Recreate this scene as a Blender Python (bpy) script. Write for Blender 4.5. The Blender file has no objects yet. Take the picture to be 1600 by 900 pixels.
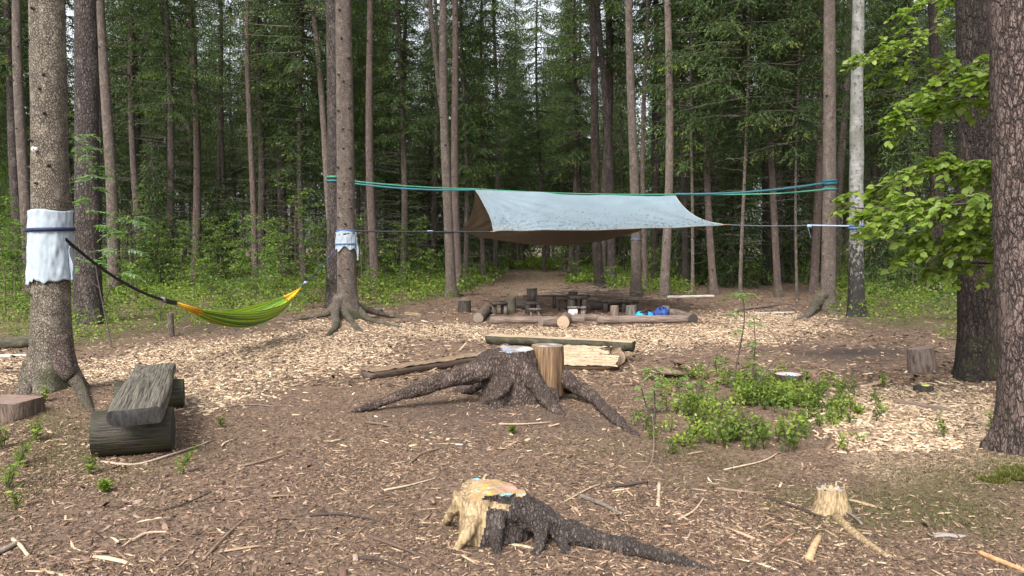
import bpy, bmesh, math, random
import numpy as np
from mathutils import Vector, Matrix, Quaternion

# ------------------------------------------------------------------ camera, sky, sun, exposure
S = bpy.context.scene
COL = S.collection
F = 1232.0; CX = 800.0; CY = 450.0; EYE = 1.6
PITCH = math.atan((450 - 385) / F)
cam_d = bpy.data.cameras.new('camera'); cam = bpy.data.objects.new('camera', cam_d); COL.objects.link(cam)
cam.location = (0, 0, EYE); cam.rotation_euler = (math.pi / 2 - PITCH, 0, 0)
cam_d.sensor_width = 36; cam_d.lens = 36 * F / 1600; cam_d.clip_end = 2000; cam_d.clip_start = 0.05
S.camera = cam
W = bpy.data.worlds.new('World'); S.world = W; W.use_nodes = True
wn = W.node_tree.nodes; wl = W.node_tree.links; wn.clear()
SUN_EL, SUN_AZ = math.radians(44), math.radians(202)      # azimuth clockwise from +Y
sky = wn.new('ShaderNodeTexSky'); sky.sky_type = 'NISHITA'; sky.sun_disc = False
sky.sun_elevation = SUN_EL; sky.sun_rotation = SUN_AZ; sky.dust_density = 5.0; sky.air_density = 1.0; sky.ozone_density = 1.0
hs = wn.new('ShaderNodeHueSaturation'); hs.inputs['Saturation'].default_value = 0.25
bg = wn.new('ShaderNodeBackground'); bg.inputs['Strength'].default_value = 0.15
wo = wn.new('ShaderNodeOutputWorld')
wl.new(sky.outputs[0], hs.inputs['Color']); wl.new(hs.outputs[0], bg.inputs['Color']); wl.new(bg.outputs[0], wo.inputs['Surface'])
sl = bpy.data.lights.new('sun', 'SUN'); sl.energy = 1.5; sl.angle = math.radians(22); sl.color = (1.0, 0.93, 0.84)
so = bpy.data.objects.new('sun', sl); COL.objects.link(so)
sd = Vector((math.sin(SUN_AZ) * math.cos(SUN_EL), math.cos(SUN_AZ) * math.cos(SUN_EL), math.sin(SUN_EL)))
so.rotation_euler = (-sd).to_track_quat('-Z', 'Y').to_euler(); so.location = (0, -5, 30)
S.view_settings.view_transform = 'Standard'; S.view_settings.look = 'None'
S.view_settings.exposure = 1.38; S.view_settings.gamma = 1.0; S.view_settings.use_curve_mapping = False
S.render.engine = 'CYCLES'
cy = S.cycles
cy.use_denoising = True; cy.max_bounces = 6; cy.diffuse_bounces = 4; cy.glossy_bounces = 2
cy.transmission_bounces = 4; cy.transparent_max_bounces = 4; cy.caustics_reflective = False; cy.caustics_refractive = False
try:
    cy.denoiser = 'OPENIMAGEDENOISE'; cy.denoising_prefilter = 'ACCURATE'
except Exception: pass

rng = np.random.default_rng(7)
rnd = random.Random(11)
cp, sp = math.cos(PITCH), math.sin(PITCH)

def P(px, py, d):
    """photo point at world depth y = d"""
    u = (px - CX) / F; v = (CY - py) / F
    dx, dy, dz = u, v * sp + cp, v * cp - sp
    k = d / dy
    return Vector((dx * k, d, EYE + dz * k))
def G(px, py, z=0.0):
    u = (px - CX) / F; v = (CY - py) / F
    dx, dy, dz = u, v * sp + cp, v * cp - sp
    k = (z - EYE) / dz
    return Vector((dx * k, dy * k, z))
def mpp(d): return d / F          # metres per photo pixel at depth d

# ------------------------------------------------------------------ numpy noise
def _h(ix, iy, iz, s):
    n = (ix * 374761393 + iy * 668265263 + iz * 2147483647 + s * 1274126177) & 0xffffffff
    n = ((n ^ (n >> 13)) * 1274126177) & 0xffffffff
    n = n ^ (n >> 16)
    return (n & 0xffff) / 65535.0
def vn3(p, s=0):
    p = np.asarray(p, dtype=np.float64); i = np.floor(p).astype(np.int64); f = p - i; f = f * f * (3 - 2 * f)
    r = 0
    for a in (0, 1):
        for b in (0, 1):
            for c in (0, 1):
                w = (f[:, 0] if a else 1 - f[:, 0]) * (f[:, 1] if b else 1 - f[:, 1]) * (f[:, 2] if c else 1 - f[:, 2])
                r = r + w * _h(i[:, 0] + a, i[:, 1] + b, i[:, 2] + c, s)
    return r * 2 - 1
def fbm2(x, y, sc, s=0, octv=3):
    x = np.atleast_1d(np.asarray(x, float)); y = np.atleast_1d(np.asarray(y, float)); r = 0; a = 1; t = 0
    for k in range(octv):
        r = r + a * vn3(np.stack([x * sc, y * sc, np.full_like(x, 0.37 + k)], 1), s + k); t += a; a *= .5; sc *= 2.1
    return r / t
MOUNDS = []          # (x, y, radius, height)
def hz(x, y):
    x = np.atleast_1d(np.asarray(x, float)); y = np.atleast_1d(np.asarray(y, float))
    z = 0.035 * fbm2(x, y, 0.7, 3, 2) + 0.02 * fbm2(x, y, 5.0, 9, 3)
    far = np.clip((y - 22) / 30, 0, 1)
    z = z + far * 0.35 * fbm2(x, y, 0.12, 21, 2)
    for (mx, my, mr, mh) in MOUNDS:
        z = z + mh * np.exp(-((x - mx) ** 2 + (y - my) ** 2) / (mr * mr))
    return z
def gz(x, y): return float(hz(x, y)[0])
def GG(px, py):
    p = G(px, py); p.z = gz(p.x, p.y); return p

def poly_sd(x, y, poly):
    """signed distance, positive inside"""
    n = len(poly); d = np.full(x.shape, 1e9); ins = np.zeros(x.shape, bool)
    for i in range(n):
        ax, ay = poly[i]; bx, by = poly[(i + 1) % n]
        ex, ey = bx - ax, by - ay; L = ex * ex + ey * ey + 1e-9
        t = np.clip(((x - ax) * ex + (y - ay) * ey) / L, 0, 1)
        d = np.minimum(d, np.hypot(x - ax - t * ex, y - ay - t * ey))
        c = ((ay > y) != (by > y)) & (x < (bx - ax) * (y - ay) / (by - ay + 1e-12) + ax)
        ins ^= c
    return np.where(ins, d, -d)
def wpoly(pts): return [(G(a, b).x, G(a, b).y) for a, b in pts]
ZONES = {
 'pale': [(wpoly([(100, 572), (255, 540), (420, 522), (520, 514), (600, 520), (640, 538), (570, 572), (440, 592), (330, 622), (285, 640), (270, 600), (130, 606)]), .9),
          (wpoly([(-60, 552), (45, 552), (60, 600), (-60, 612)]), .7),
          (wpoly([(560, 512), (700, 506), (745, 512), (1110, 510), (1140, 488), (1260, 493), (1285, 506), (1220, 536), (1090, 540), (1000, 546), (880, 540), (740, 530), (620, 528)]), .95),
          (wpoly([(1290, 632), (1390, 600), (1500, 612), (1560, 632), (1600, 660), (1600, 715), (1500, 740), (1410, 756), (1345, 735), (1330, 690)]), 1.25),
          (wpoly([(480, 508), (620, 508), (640, 524), (480, 528)]), .8), (wpoly([(760, 472), (915, 470), (890, 428), (785, 428)]), .45)],
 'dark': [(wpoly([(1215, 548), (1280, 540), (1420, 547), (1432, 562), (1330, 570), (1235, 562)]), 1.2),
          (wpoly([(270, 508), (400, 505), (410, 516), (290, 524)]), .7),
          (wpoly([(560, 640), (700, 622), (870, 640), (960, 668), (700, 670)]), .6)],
 'moss': [(wpoly([(1180, 770), (1450, 735), (1640, 715), (1640, 870), (1400, 850), (1200, 840)]), .9),
          (wpoly([(-60, 640), (150, 640), (310, 720), (240, 780), (80, 770), (-60, 830)]), .75),
          (wpoly([(880, 680), (1060, 670), (1300, 730), (1150, 800), (950, 790)]), .5),
          (wpoly([(380, 500), (500, 498), (500, 512), (260, 530), (110, 556), (60, 548)]), .8)],
 'veg': [(wpoly([(-700, 420), (-700, 560), (0, 548), (115, 552), (220, 532), (300, 512), (420, 502), (505, 488), (520, 425), (300, 405), (-100, 405)]), 1),
         (wpoly([(555, 488), (640, 478), (690, 466), (745, 462), (775, 432), (740, 415), (555, 415)]), 1),
         (wpoly([(1275, 498), (1330, 512), (1480, 520), (1570, 556), (1650, 560), (2300, 560), (2300, 420), (1300, 418), (1290, 470)]), 1), (wpoly([(-700, 424), (2300, 424), (2300, 398), (-700, 398)]), 1),
         (wpoly([(905, 446), (985, 456), (1065, 462), (1130, 440), (1290, 436), (1320, 405), (880, 405), (900, 428)]), 1)],
 'bush': [(wpoly([(1040, 640), (1070, 612), (1120, 600), (1180, 594), (1255, 596), (1335, 630), (1345, 665), (1310, 695), (1200, 716), (1090, 700), (1050, 670)]), 1)],
}
def zone(name, x, y, soft=.35, nz=.5):
    x = np.atleast_1d(np.asarray(x, float)); y = np.atleast_1d(np.asarray(y, float)); r = np.zeros_like(x)
    n = fbm2(x, y, 1.1, 33, 4) * nz
    k = np.clip(y / 8.0, .6, 2.5)
    for poly, w in ZONES[name]:
        r = np.maximum(r, w * np.clip((poly_sd(x, y, poly) + n * k) / (soft * k) * .5 + .5, 0, 1))
    return r

# ------------------------------------------------------------------ mesh helpers
def mesh_np(name, V, faces, cols=None, smooth=False, mats=()):
    """faces: list of int arrays (m,k)"""
    me = bpy.data.meshes.new(name)
    V = np.asarray(V, np.float32); me.vertices.add(len(V)); me.vertices.foreach_set('co', V.ravel())
    faces = [np.asarray(f, np.int32) for f in faces if len(f)]
    loops = np.concatenate([f.ravel() for f in faces]); tot = np.concatenate([np.full(len(f), f.shape[1], np.int32) for f in faces])
    start = np.concatenate([[0], np.cumsum(tot)[:-1]]).astype(np.int32)
    me.loops.add(len(loops)); me.loops.foreach_set('vertex_index', loops)
    me.polygons.add(len(tot)); me.polygons.foreach_set('loop_start', start); me.polygons.foreach_set('loop_total', tot)
    if smooth: me.polygons.foreach_set('use_smooth', np.ones(len(tot), bool))
    if cols is not None:
        a = me.attributes.new('Col', 'FLOAT_COLOR', 'POINT')
        c = np.ones((len(V), 4), np.float32); c[:, :cols.shape[1]] = cols; a.data.foreach_set('color', c.ravel())
    for m in mats: me.materials.append(m)
    me.update(calc_edges=True); me.validate()
    return me
def link(name, me, parent=None, label=None, cat=None, group=None, kind=None, loc=None, rot=None, scale=None):
    o = bpy.data.objects.new(name, me); COL.objects.link(o)
    if parent is not None: o.parent = parent
    if loc is not None: o.location = loc
    if rot is not None: o.rotation_euler = rot
    if scale is not None: o.scale = scale if hasattr(scale, '__len__') else (scale,) * 3
    if label: o['label'] = label
    if cat: o['category'] = cat
    if group: o['group'] = group
    if kind: o['kind'] = kind
    return o
def thing(name, label, cat, loc=(0, 0, 0), rot=None, group=None): return link(name, None, None, label, cat, group, None, loc, rot)

def scatter_arrays(TV, TF, pos, R, sc, colors):
    """template verts (k,3), faces (m,j); pos (n,3), R (n,3,3), sc (n,3)"""
    n = len(pos); k = len(TV)
    V = np.einsum('nij,nkj->nki', R, TV[None] * sc[:, None, :]) + pos[:, None, :]
    Fc = TF[None] + (np.arange(n) * k)[:, None, None]
    return V.reshape(-1, 3), Fc.reshape(-1, TF.shape[1]), np.repeat(colors, k, axis=0)
def euler_R(rx, ry, rz):
    cx_, sx_ = np.cos(rx), np.sin(rx); cy_, sy_ = np.cos(ry), np.sin(ry); cz_, sz_ = np.cos(rz), np.sin(rz); o = np.zeros_like(rx); l = np.ones_like(rx)
    X = np.stack([l, o, o, o, cx_, -sx_, o, sx_, cx_], 1).reshape(-1, 3, 3)
    Y = np.stack([cy_, o, sy_, o, l, o, -sy_, o, cy_], 1).reshape(-1, 3, 3)
    Z = np.stack([cz_, -sz_, o, sz_, cz_, o, o, o, l], 1).reshape(-1, 3, 3)
    return Z @ Y @ X
CHIP_V = np.array([(-.5, -.5, 0), (.5, -.35, 0), (.5, .4, 0), (-.5, .5, 0), (-.46, -.4, 1), (.42, -.3, 1), (.48, .3, .8), (-.42, .42, .9)], float)
CHIP_F = np.array([(4, 5, 6, 7), (0, 1, 5, 4), (1, 2, 6, 5), (2, 3, 7, 6), (3, 0, 4, 7)])
DIA_V = np.array([(0, 0, 0), (.5, -.5, .08), (1, 0, 0), (.5, .5, .08)], float); DIA_F = np.array([(0, 1, 2, 3)])
def slivers(p, d, w, rs, l=None):
    """p base (n,3), d vector to tip (n,3), w width (n); random roll. returns V,F"""
    p = np.asarray(p, float); d = np.asarray(d, float); n = len(p)
    r = rs.normal(size=(n, 3)); s = np.cross(d, r); s /= np.linalg.norm(s, axis=1, keepdims=True) + 1e-9
    m = p + d * .45
    V = np.stack([p, m + s * w[:, None] * .5, p + d, m - s * w[:, None] * .5], 1).reshape(-1, 3)
    return V, np.arange(4 * n).reshape(-1, 4)
def tube(path, radii, segs=8, cap=False, seed=0, rough=0.0):
    """tapered tube along a polyline -> V, F(quads), caps"""
    path = [Vector(p) for p in path]; n = len(path); V = []; 
    t0 = (path[1] - path[0]).normalized(); up = Vector((0, 0, 1)) if abs(t0.z) < .9 else Vector((1, 0, 0))
    a = t0.cross(up).normalized()
    for i in range(n):
        t = (path[min(i + 1, n - 1)] - path[max(i - 1, 0)]).normalized()
        a = (a - t * a.dot(t)).normalized(); b = t.cross(a)
        for k in range(segs):
            th = 2 * math.pi * k / segs
            V.append(path[i] + (a * math.cos(th) + b * math.sin(th)) * radii[i])
    V = np.array([tuple(v) for v in V])
    if rough: 
        c = np.repeat(np.array([tuple(p) for p in path]), segs, 0)
        V = V + (V - c) * (rough * vn3(V * 9 + seed * 7.3, 5) + rough * .6 * vn3(V * 27 + seed, 6))[:, None]
    i = np.arange(n - 1)[:, None] * segs; k = np.arange(segs)[None]
    k2 = (k + 1) % segs
    Fq = np.stack([i + k, i + k2, i + segs + k2, i + segs + k], -1).reshape(-1, 4)
    caps = []
    if cap: caps = [np.arange(segs)[::-1][None], (np.arange(segs) + (n - 1) * segs)[None]]
    return V, Fq, caps
class MB:
    def __init__(s): s.V = []; s.F = []; s.C = []; s.n = 0
    def add(s, V, F, col=None):
        V = np.asarray(V, float); 
        Fs = F if isinstance(F, list) else [F]
        for f in Fs: s.F.append(np.asarray(f) + s.n)
        s.V.append(V); s.n += len(V)
        c = np.ones((len(V), 3)) if col is None else np.asarray(col, float)
        if c.ndim == 1: c = np.repeat(c[None], len(V), 0)
        s.C.append(c); return s
    def tube(s, path, radii, segs=8, cap=True, seed=0, rough=0, col=None):
        V, Fq, caps = tube(path, radii, segs, cap, seed, rough); return s.add(V, [Fq] + caps, col)
    def box(s, c, size, R=None, col=None, jit=0, seed=0):
        v = np.array([(x, y, z) for x in (-.5, .5) for y in (-.5, .5) for z in (-.5, .5)]) * np.array(size)
        if jit: v = v + np.random.default_rng(seed).uniform(-jit, jit, v.shape)
        if R is not None: v = v @ np.array(R).T
        f = np.array([(0, 1, 3, 2), (4, 6, 7, 5), (0, 4, 5, 1), (2, 3, 7, 6), (0, 2, 6, 4), (1, 5, 7, 3)])
        return s.add(v + np.array(c), f, col)
    def mesh(s, name, mat, smooth=True):
        byk = {}
        for f in s.F: byk.setdefault(f.shape[1], []).append(f)
        return mesh_np(name, np.concatenate(s.V), [np.concatenate(v) for v in byk.values()], np.concatenate(s.C), smooth, [mat] if mat else [])
def bez(pts, n=16):
    """Catmull-Rom through points"""
    pts = [Vector(p) for p in pts]; q = [pts[0] * 2 - pts[1]] + pts + [pts[-1] * 2 - pts[-2]]; out = []
    m = len(pts) - 1
    for j in range(n + 1):
        t = j / n * m; i = min(int(t), m - 1); u = t - i
        a, b, c, d = q[i], q[i + 1], q[i + 2], q[i + 3]
        out.append(.5 * ((2 * b) + (c - a) * u + (2 * a - 5 * b + 4 * c - d) * u * u + (3 * b - a - 3 * c + d) * u ** 3))
    return out

# ------------------------------------------------------------------ materials
def newmat(name):
    m = bpy.data.materials.new(name); m.use_nodes = True; nt = m.node_tree; nt.nodes.clear()
    o = nt.nodes.new('ShaderNodeOutputMaterial'); b = nt.nodes.new('ShaderNodeBsdfPrincipled')
    nt.links.new(b.outputs[0], o.inputs[0]); b.inputs['Specular IOR Level'].default_value = .3
    return m, nt, b, o
def N(nt, t, **kw):
    n = nt.nodes.new(t)
    for k, v in kw.items():
        if k in n.inputs: n.inputs[k].default_value = v
        else: setattr(n, k, v)
    return n
def ramp(nt, src, stops):
    r = nt.nodes.new('ShaderNodeValToRGB'); e = r.color_ramp.elements
    while len(e) < len(stops): e.new(.5)
    for i, (p, c) in enumerate(stops): e[i].position = p; e[i].color = tuple(c) + (1,) if len(c) == 3 else c
    nt.links.new(src, r.inputs[0]); return r.outputs[0]
def mixc(nt, fac, a, b, mode='MIX'):
    m = nt.nodes.new('ShaderNodeMix'); m.data_type = 'RGBA'; m.blend_type = mode
    for s, v in ((0, fac), (6, a), (7, b)):
        if hasattr(v, 'links') or isinstance(v, bpy.types.NodeSocket): nt.links.new(v, m.inputs[s])
        else: m.inputs[s].default_value = v if not isinstance(v, tuple) else (tuple(v) + (1,))[:4]
    return m.outputs[2]
def math_(nt, op, a, b=0.0, clamp=False):
    m = nt.nodes.new('ShaderNodeMath'); m.operation = op; m.use_clamp = clamp
    for i, v in ((0, a), (1, b)):
        if isinstance(v, bpy.types.NodeSocket): nt.links.new(v, m.inputs[i])
        else: m.inputs[i].default_value = v
    return m.outputs[0]
def coords(nt, scale=(1, 1, 1), kind='Object'):
    t = nt.nodes.new('ShaderNodeTexCoord'); mp = nt.nodes.new('ShaderNodeMapping'); mp.inputs['Scale'].default_value = scale
    nt.links.new(t.outputs[kind], mp.inputs[0]); return mp.outputs[0]
def tex(nt, kind, vec, out=0, **kw):
    n = N(nt, kind, **kw); nt.links.new(vec, n.inputs['Vector']); return n.outputs[out]
def bump(nt, b, h, strength=.6, dist=.02):
    n = N(nt, 'ShaderNodeBump', Strength=strength, Distance=dist); nt.links.new(h, n.inputs['Height']); nt.links.new(n.outputs[0], b.inputs['Normal'])
def objrand(nt, lo, hi):
    i = nt.nodes.new('ShaderNodeObjectInfo'); m = nt.nodes.new('ShaderNodeMapRange')
    m.inputs[3].default_value = lo; m.inputs[4].default_value = hi; nt.links.new(i.outputs['Random'], m.inputs[0]); return m.outputs[0]
def scale_col(nt, col, fac):
    h = nt.nodes.new('ShaderNodeHueSaturation'); nt.links.new(col, h.inputs['Color']); nt.links.new(fac, h.inputs['Value']); return h.outputs[0]

def bark_mat(name, crack, mid, light, cell, zs, bumpd, moss=.0, flake=0.06, lo=.8, hi=1.2, lichen=None):
    m, nt, b, o = newmat(name)
    v = coords(nt, (1, 1, zs)); w = tex(nt, 'ShaderNodeTexNoise', v, 1, Scale=cell * .45, Detail=4.0, Roughness=.6)
    vv = mixc(nt, 1.7 / cell, v, w, 'ADD')
    e = tex(nt, 'ShaderNodeTexVoronoi', vv, 'Distance', feature='DISTANCE_TO_EDGE', Scale=cell)
    e2 = tex(nt, 'ShaderNodeTexVoronoi', vv, 'Distance', feature='DISTANCE_TO_EDGE', Scale=cell * 2.3)
    cc = tex(nt, 'ShaderNodeTexVoronoi', vv, 'Color', Scale=cell)
    nz = tex(nt, 'ShaderNodeTexNoise', coords(nt, (1, 1, .5)), 0, Scale=3.0, Detail=6.0, Roughness=.65)
    fine = tex(nt, 'ShaderNodeTexNoise', v, 0, Scale=cell * 3, Detail=5.0, Roughness=.7)
    patch = tex(nt, 'ShaderNodeTexNoise', v, 0, Scale=cell * .3, Detail=3.0)
    base = mixc(nt, nz, mid, light)
    sep = nt.nodes.new('ShaderNodeSeparateColor'); nt.links.new(cc, sep.inputs[0])
    base = mixc(nt, math_(nt, 'MULTIPLY', sep.outputs[0], .55), base, light)
    base = mixc(nt, ramp(nt, fine, [(.42, (0, 0, 0)), (.68, (.7, .7, .7))]), base, crack)
    ea = ramp(nt, e, [(0, (0, 0, 0)), (flake, (.5, .5, .5)), (flake * 3.2, (1, 1, 1))])
    eb = ramp(nt, e2, [(0, (.35, .35, .35)), (flake * 2, (1, 1, 1))])
    ef = math_(nt, 'MULTIPLY', ea, eb)
    ef = math_(nt, 'ADD', ef, ramp(nt, patch, [(.5, (0, 0, 0)), (.7, (.45, .45, .45))]), True)
    col = mixc(nt, ef, crack, base)
    if lichen:
        ln = tex(nt, 'ShaderNodeTexNoise', coords(nt, (1, 1, .6)), 0, Scale=6.0, Detail=8.0, Roughness=.7)
        col = mixc(nt, ramp(nt, ln, [(.56, (0, 0, 0)), (.66, (.5, .5, .5))]), col, lichen)
    if moss:
        t = nt.nodes.new('ShaderNodeTexCoord'); sx = nt.nodes.new('ShaderNodeSeparateXYZ'); nt.links.new(t.outputs['Object'], sx.inputs[0])
        mz = math_(nt, 'SUBTRACT', 1.0, math_(nt, 'MULTIPLY', sx.outputs[2], 1.6), True)
        mn = tex(nt, 'ShaderNodeTexNoise', coords(nt), 0, Scale=5.0, Detail=5.0)
        mf = math_(nt, 'MULTIPLY', math_(nt, 'MULTIPLY', mz, moss), ramp(nt, mn, [(.45, (0, 0, 0)), (.62, (1, 1, 1))]))
        col = mixc(nt, mf, col, (.055, .07, .02))
    col = scale_col(nt, col, objrand(nt, lo, hi))
    nt.links.new(col, b.inputs['Base Color']); b.inputs['Roughness'].default_value = .85
    h = math_(nt, 'ADD', ef, math_(nt, 'MULTIPLY', fine, .35))
    bump(nt, b, h, 1.0, bumpd * 1.6); return m
M = {}
M['spruce'] = bark_mat('spruce_bark', (.055, .04, .034), (.175, .133, .112), (.34, .28, .24), 34, .8, .012, moss=.8, lichen=(.2, .2, .15))
M['spruce_red'] = bark_mat('reddish_spruce_bark', (.05, .036, .032), (.145, .102, .085), (.25, .19, .165), 34, .75, .012, moss=.5, lichen=(.15, .14, .11))
M['spruce_grey'] = bark_mat('pale_spruce_bark', (.055, .044, .034), (.22, .18, .14), (.4, .345, .275), 40, .75, .012, moss=.8, lichen=(.34, .33, .26))
M['pine'] = bark_mat('pine_bark', (.018, .014, .013), (.1, .078, .07), (.2, .165, .15), 20, .4, .025, moss=.4, flake=.09)
M['pine_dark'] = bark_mat('dark_pine_bark', (.008, .006, .005), (.045, .032, .025), (.095, .07, .055), 19, .28, .035, moss=.5, flake=.1)
M['pine_right'] = bark_mat('flaky_pine_bark', (.022, .015, .013), (.11, .076, .066), (.21, .155, .138), 26, .34, .018, moss=.2, flake=.05)
M['far_bark'] = bark_mat('far_bark', (.035, .028, .024), (.11, .086, .072), (.2, .165, .14), 20, .5, .02, lo=.55, hi=1.25)

def leaf_mat(name, transl=.35, rough=.55, lo=.75, hi=1.25, spec=.25):
    m, nt, b, o = newmat(name)
    a = N(nt, 'ShaderNodeAttribute', attribute_name='Col'); c = scale_col(nt, a.outputs['Color'], objrand(nt, lo, hi))
    nt.links.new(c, b.inputs['Base Color']); b.inputs['Roughness'].default_value = rough; b.inputs['Specular IOR Level'].default_value = spec
    t = nt.nodes.new('ShaderNodeBsdfTranslucent'); nt.links.new(mixc(nt, 1.0, c, (1.1, 1.25, .5), 'MULTIPLY'), t.inputs[0])
    x = nt.nodes.new('ShaderNodeMixShader'); x.inputs[0].default_value = transl
    nt.links.new(b.outputs[0], x.inputs[1]); nt.links.new(t.outputs[0], x.inputs[2]); nt.links.new(x.outputs[0], o.inputs[0]); return m
M['needle'] = leaf_mat('spruce_needles', .36, .65, .75, 1.3)
M['leaf'] = leaf_mat('broad_leaf', .5, .45, .85, 1.15, .3)
def attr_mat(name, rough=.8, noise_scale=60, amount=.5, bumpd=.004, stretch=(1, 1, 1), lo=.85, hi=1.15):
    m, nt, b, o = newmat(name)
    a = N(nt, 'ShaderNodeAttribute', attribute_name='Col')
    n = tex(nt, 'ShaderNodeTexNoise', coords(nt, stretch), 0, Scale=noise_scale, Detail=4.0)
    f = ramp(nt, n, [(.3, (1 - amount,) * 3), (.7, (1 + amount * .4,) * 3)])
    c = scale_col(nt, mixc(nt, 1.0, a.outputs['Color'], f, 'MULTIPLY'), objrand(nt, lo, hi))
    nt.links.new(c, b.inputs['Base Color']); b.inputs['Roughness'].default_value = rough
    if bumpd: bump(nt, b, n, .6, bumpd)
    return m
M['chip'] = attr_mat('wood_chip', .8, 120, .35, .002)
M['twig'] = attr_mat('twig_bark', .85, 50, .4, .003)
M['strap'] = attr_mat('woven_strap', .6, 300, .15, .001)
def wood_mat(name, dark, light, axis_scale=(30, 30, 3), rough=.75, bumpd=.006, blotch=None, lo=.9, hi=1.1, stops=(.35, .68)):
    m, nt, b, o = newmat(name)
    n = tex(nt, 'ShaderNodeTexNoise', coords(nt, axis_scale), 0, Scale=1.0, Detail=6.0, Roughness=.65)
    c = ramp(nt, n, [(stops[0], dark), (stops[1], light)])
    if blotch:
        n2 = tex(nt, 'ShaderNodeTexNoise', coords(nt, (1, 1, 1)), 0, Scale=7.0, Detail=5.0)
        c = mixc(nt, ramp(nt, n2, [(.45, (0, 0, 0)), (.62, (1, 1, 1))]), c, blotch)
    nt.links.new(scale_col(nt, c, objrand(nt, lo, hi)), b.inputs['Base Color']); b.inputs['Roughness'].default_value = rough
    bump(nt, b, n, .9, bumpd); return m
def ring_mat(name, dark, light, crack=(.05, .035, .025)):
    m, nt, b, o = newmat(name)
    v = coords(nt); n = tex(nt, 'ShaderNodeTexNoise', v, 1, Scale=6.0, Detail=3.0)
    vv = mixc(nt, .06, v, n, 'ADD'); sx = nt.nodes.new('ShaderNodeSeparateXYZ'); nt.links.new(vv, sx.inputs[0])
    r = math_(nt, 'SQRT', math_(nt, 'ADD', math_(nt, 'MULTIPLY', sx.outputs[0], sx.outputs[0]), math_(nt, 'MULTIPLY', sx.outputs[1], sx.outputs[1])))
    w = math_(nt, 'SINE', math_(nt, 'MULTIPLY', r, 420.0)); f = tex(nt, 'ShaderNodeTexNoise', v, 0, Scale=25.0, Detail=5.0)
    c = mixc(nt, math_(nt, 'ADD', math_(nt, 'MULTIPLY', w, .18), f, True), dark, light)
    # radial cracks
    at = math_(nt, 'ARCTAN2', sx.outputs[1], sx.outputs[0]); ck = math_(nt, 'SINE', math_(nt, 'MULTIPLY', at, 9.0))
    c = mixc(nt, ramp(nt, math_(nt, 'MULTIPLY', ck, f), [(.5, (0, 0, 0)), (.58, (.8, .8, .8))]), c, crack)
    nt.links.new(c, b.inputs['Base Color']); b.inputs['Roughness'].default_value = .8; bump(nt, b, w, .2, .002); return m
M['log_bark'] = wood_mat('log_bark', (.05, .036, .03), (.2, .155, .13), (26, 26, 5), .8, .01, None)
M['log_brown'] = wood_mat('brown_peeled_log', (.05, .036, .028), (.22, .165, .135), (50, 50, 4), .7, .006)
M['log_dark'] = wood_mat('dark_wet_log', (.007, .006, .0045), (.06, .05, .037), (70, 70, 4), .5, .012, (.03, .032, .014))
M['plank_grey'] = wood_mat('weathered_plank', (.018, .015, .012), (.2, .18, .145), (90, 60, 1.6), .6, .012, None, stops=(.38, .72))
M['plank_end'] = wood_mat('dark_plank_end', (.006, .006, .006), (.035, .032, .03), (30, 12, 12), .6, .006)
M['seat_top'] = wood_mat('pale_sawn_top', (.26, .19, .12), (.5, .4, .28), (24, 24, 2.2), .7, .003)
M['mossy_bark'] = wood_mat('mossy_bench_bark', (.025, .022, .016), (.13, .115, .08), (14, 14, 7), .85, .01, (.055, .055, .035))
M['old_dark'] = wood_mat('old_dark_timber', (.012, .01, .009), (.075, .062, .053), (40, 40, 5), .8, .006)
M['old_grey'] = wood_mat('old_grey_timber', (.05, .045, .04), (.17, .155, .135), (22, 22, 4), .8, .006)
M['slab_top'] = wood_mat('slab_top', (.08, .05, .032), (.3, .22, .145), (45, 45, 4), .8, .018, (.17, .11, .07))
M['end_pale'] = ring_mat('pale_cut_end', (.2, .14, .09), (.42, .32, .22))
M['end_grey'] = ring_mat('grey_cut_end', (.09, .07, .055), (.25, .2, .165))
M['end_dark'] = ring_mat('dark_cut_end', (.015, .012, .01), (.05, .042, .036))
M['splinter'] = wood_mat('splintered_wood', (.15, .105, .065), (.48, .39, .27), (60, 60, 5), .75, .012)
M['block_wood'] = wood_mat('barkless_block', (.04, .023, .013), (.23, .145, .08), (50, 50, 2.6), .6, .01, None, stops=(.36, .7))
M['root_bark'] = bark_mat('root_bark', (.035, .024, .02), (.13, .09, .075), (.26, .195, .165), 38, .35, .02, flake=.08, lo=.97, hi=1.03)
M['root_dark'] = bark_mat('dark_root_bark', (.04, .03, .026), (.105, .081, .072), (.18, .147, .134), 42, .4, .02, flake=.08, lo=.97, hi=1.03)

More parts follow.
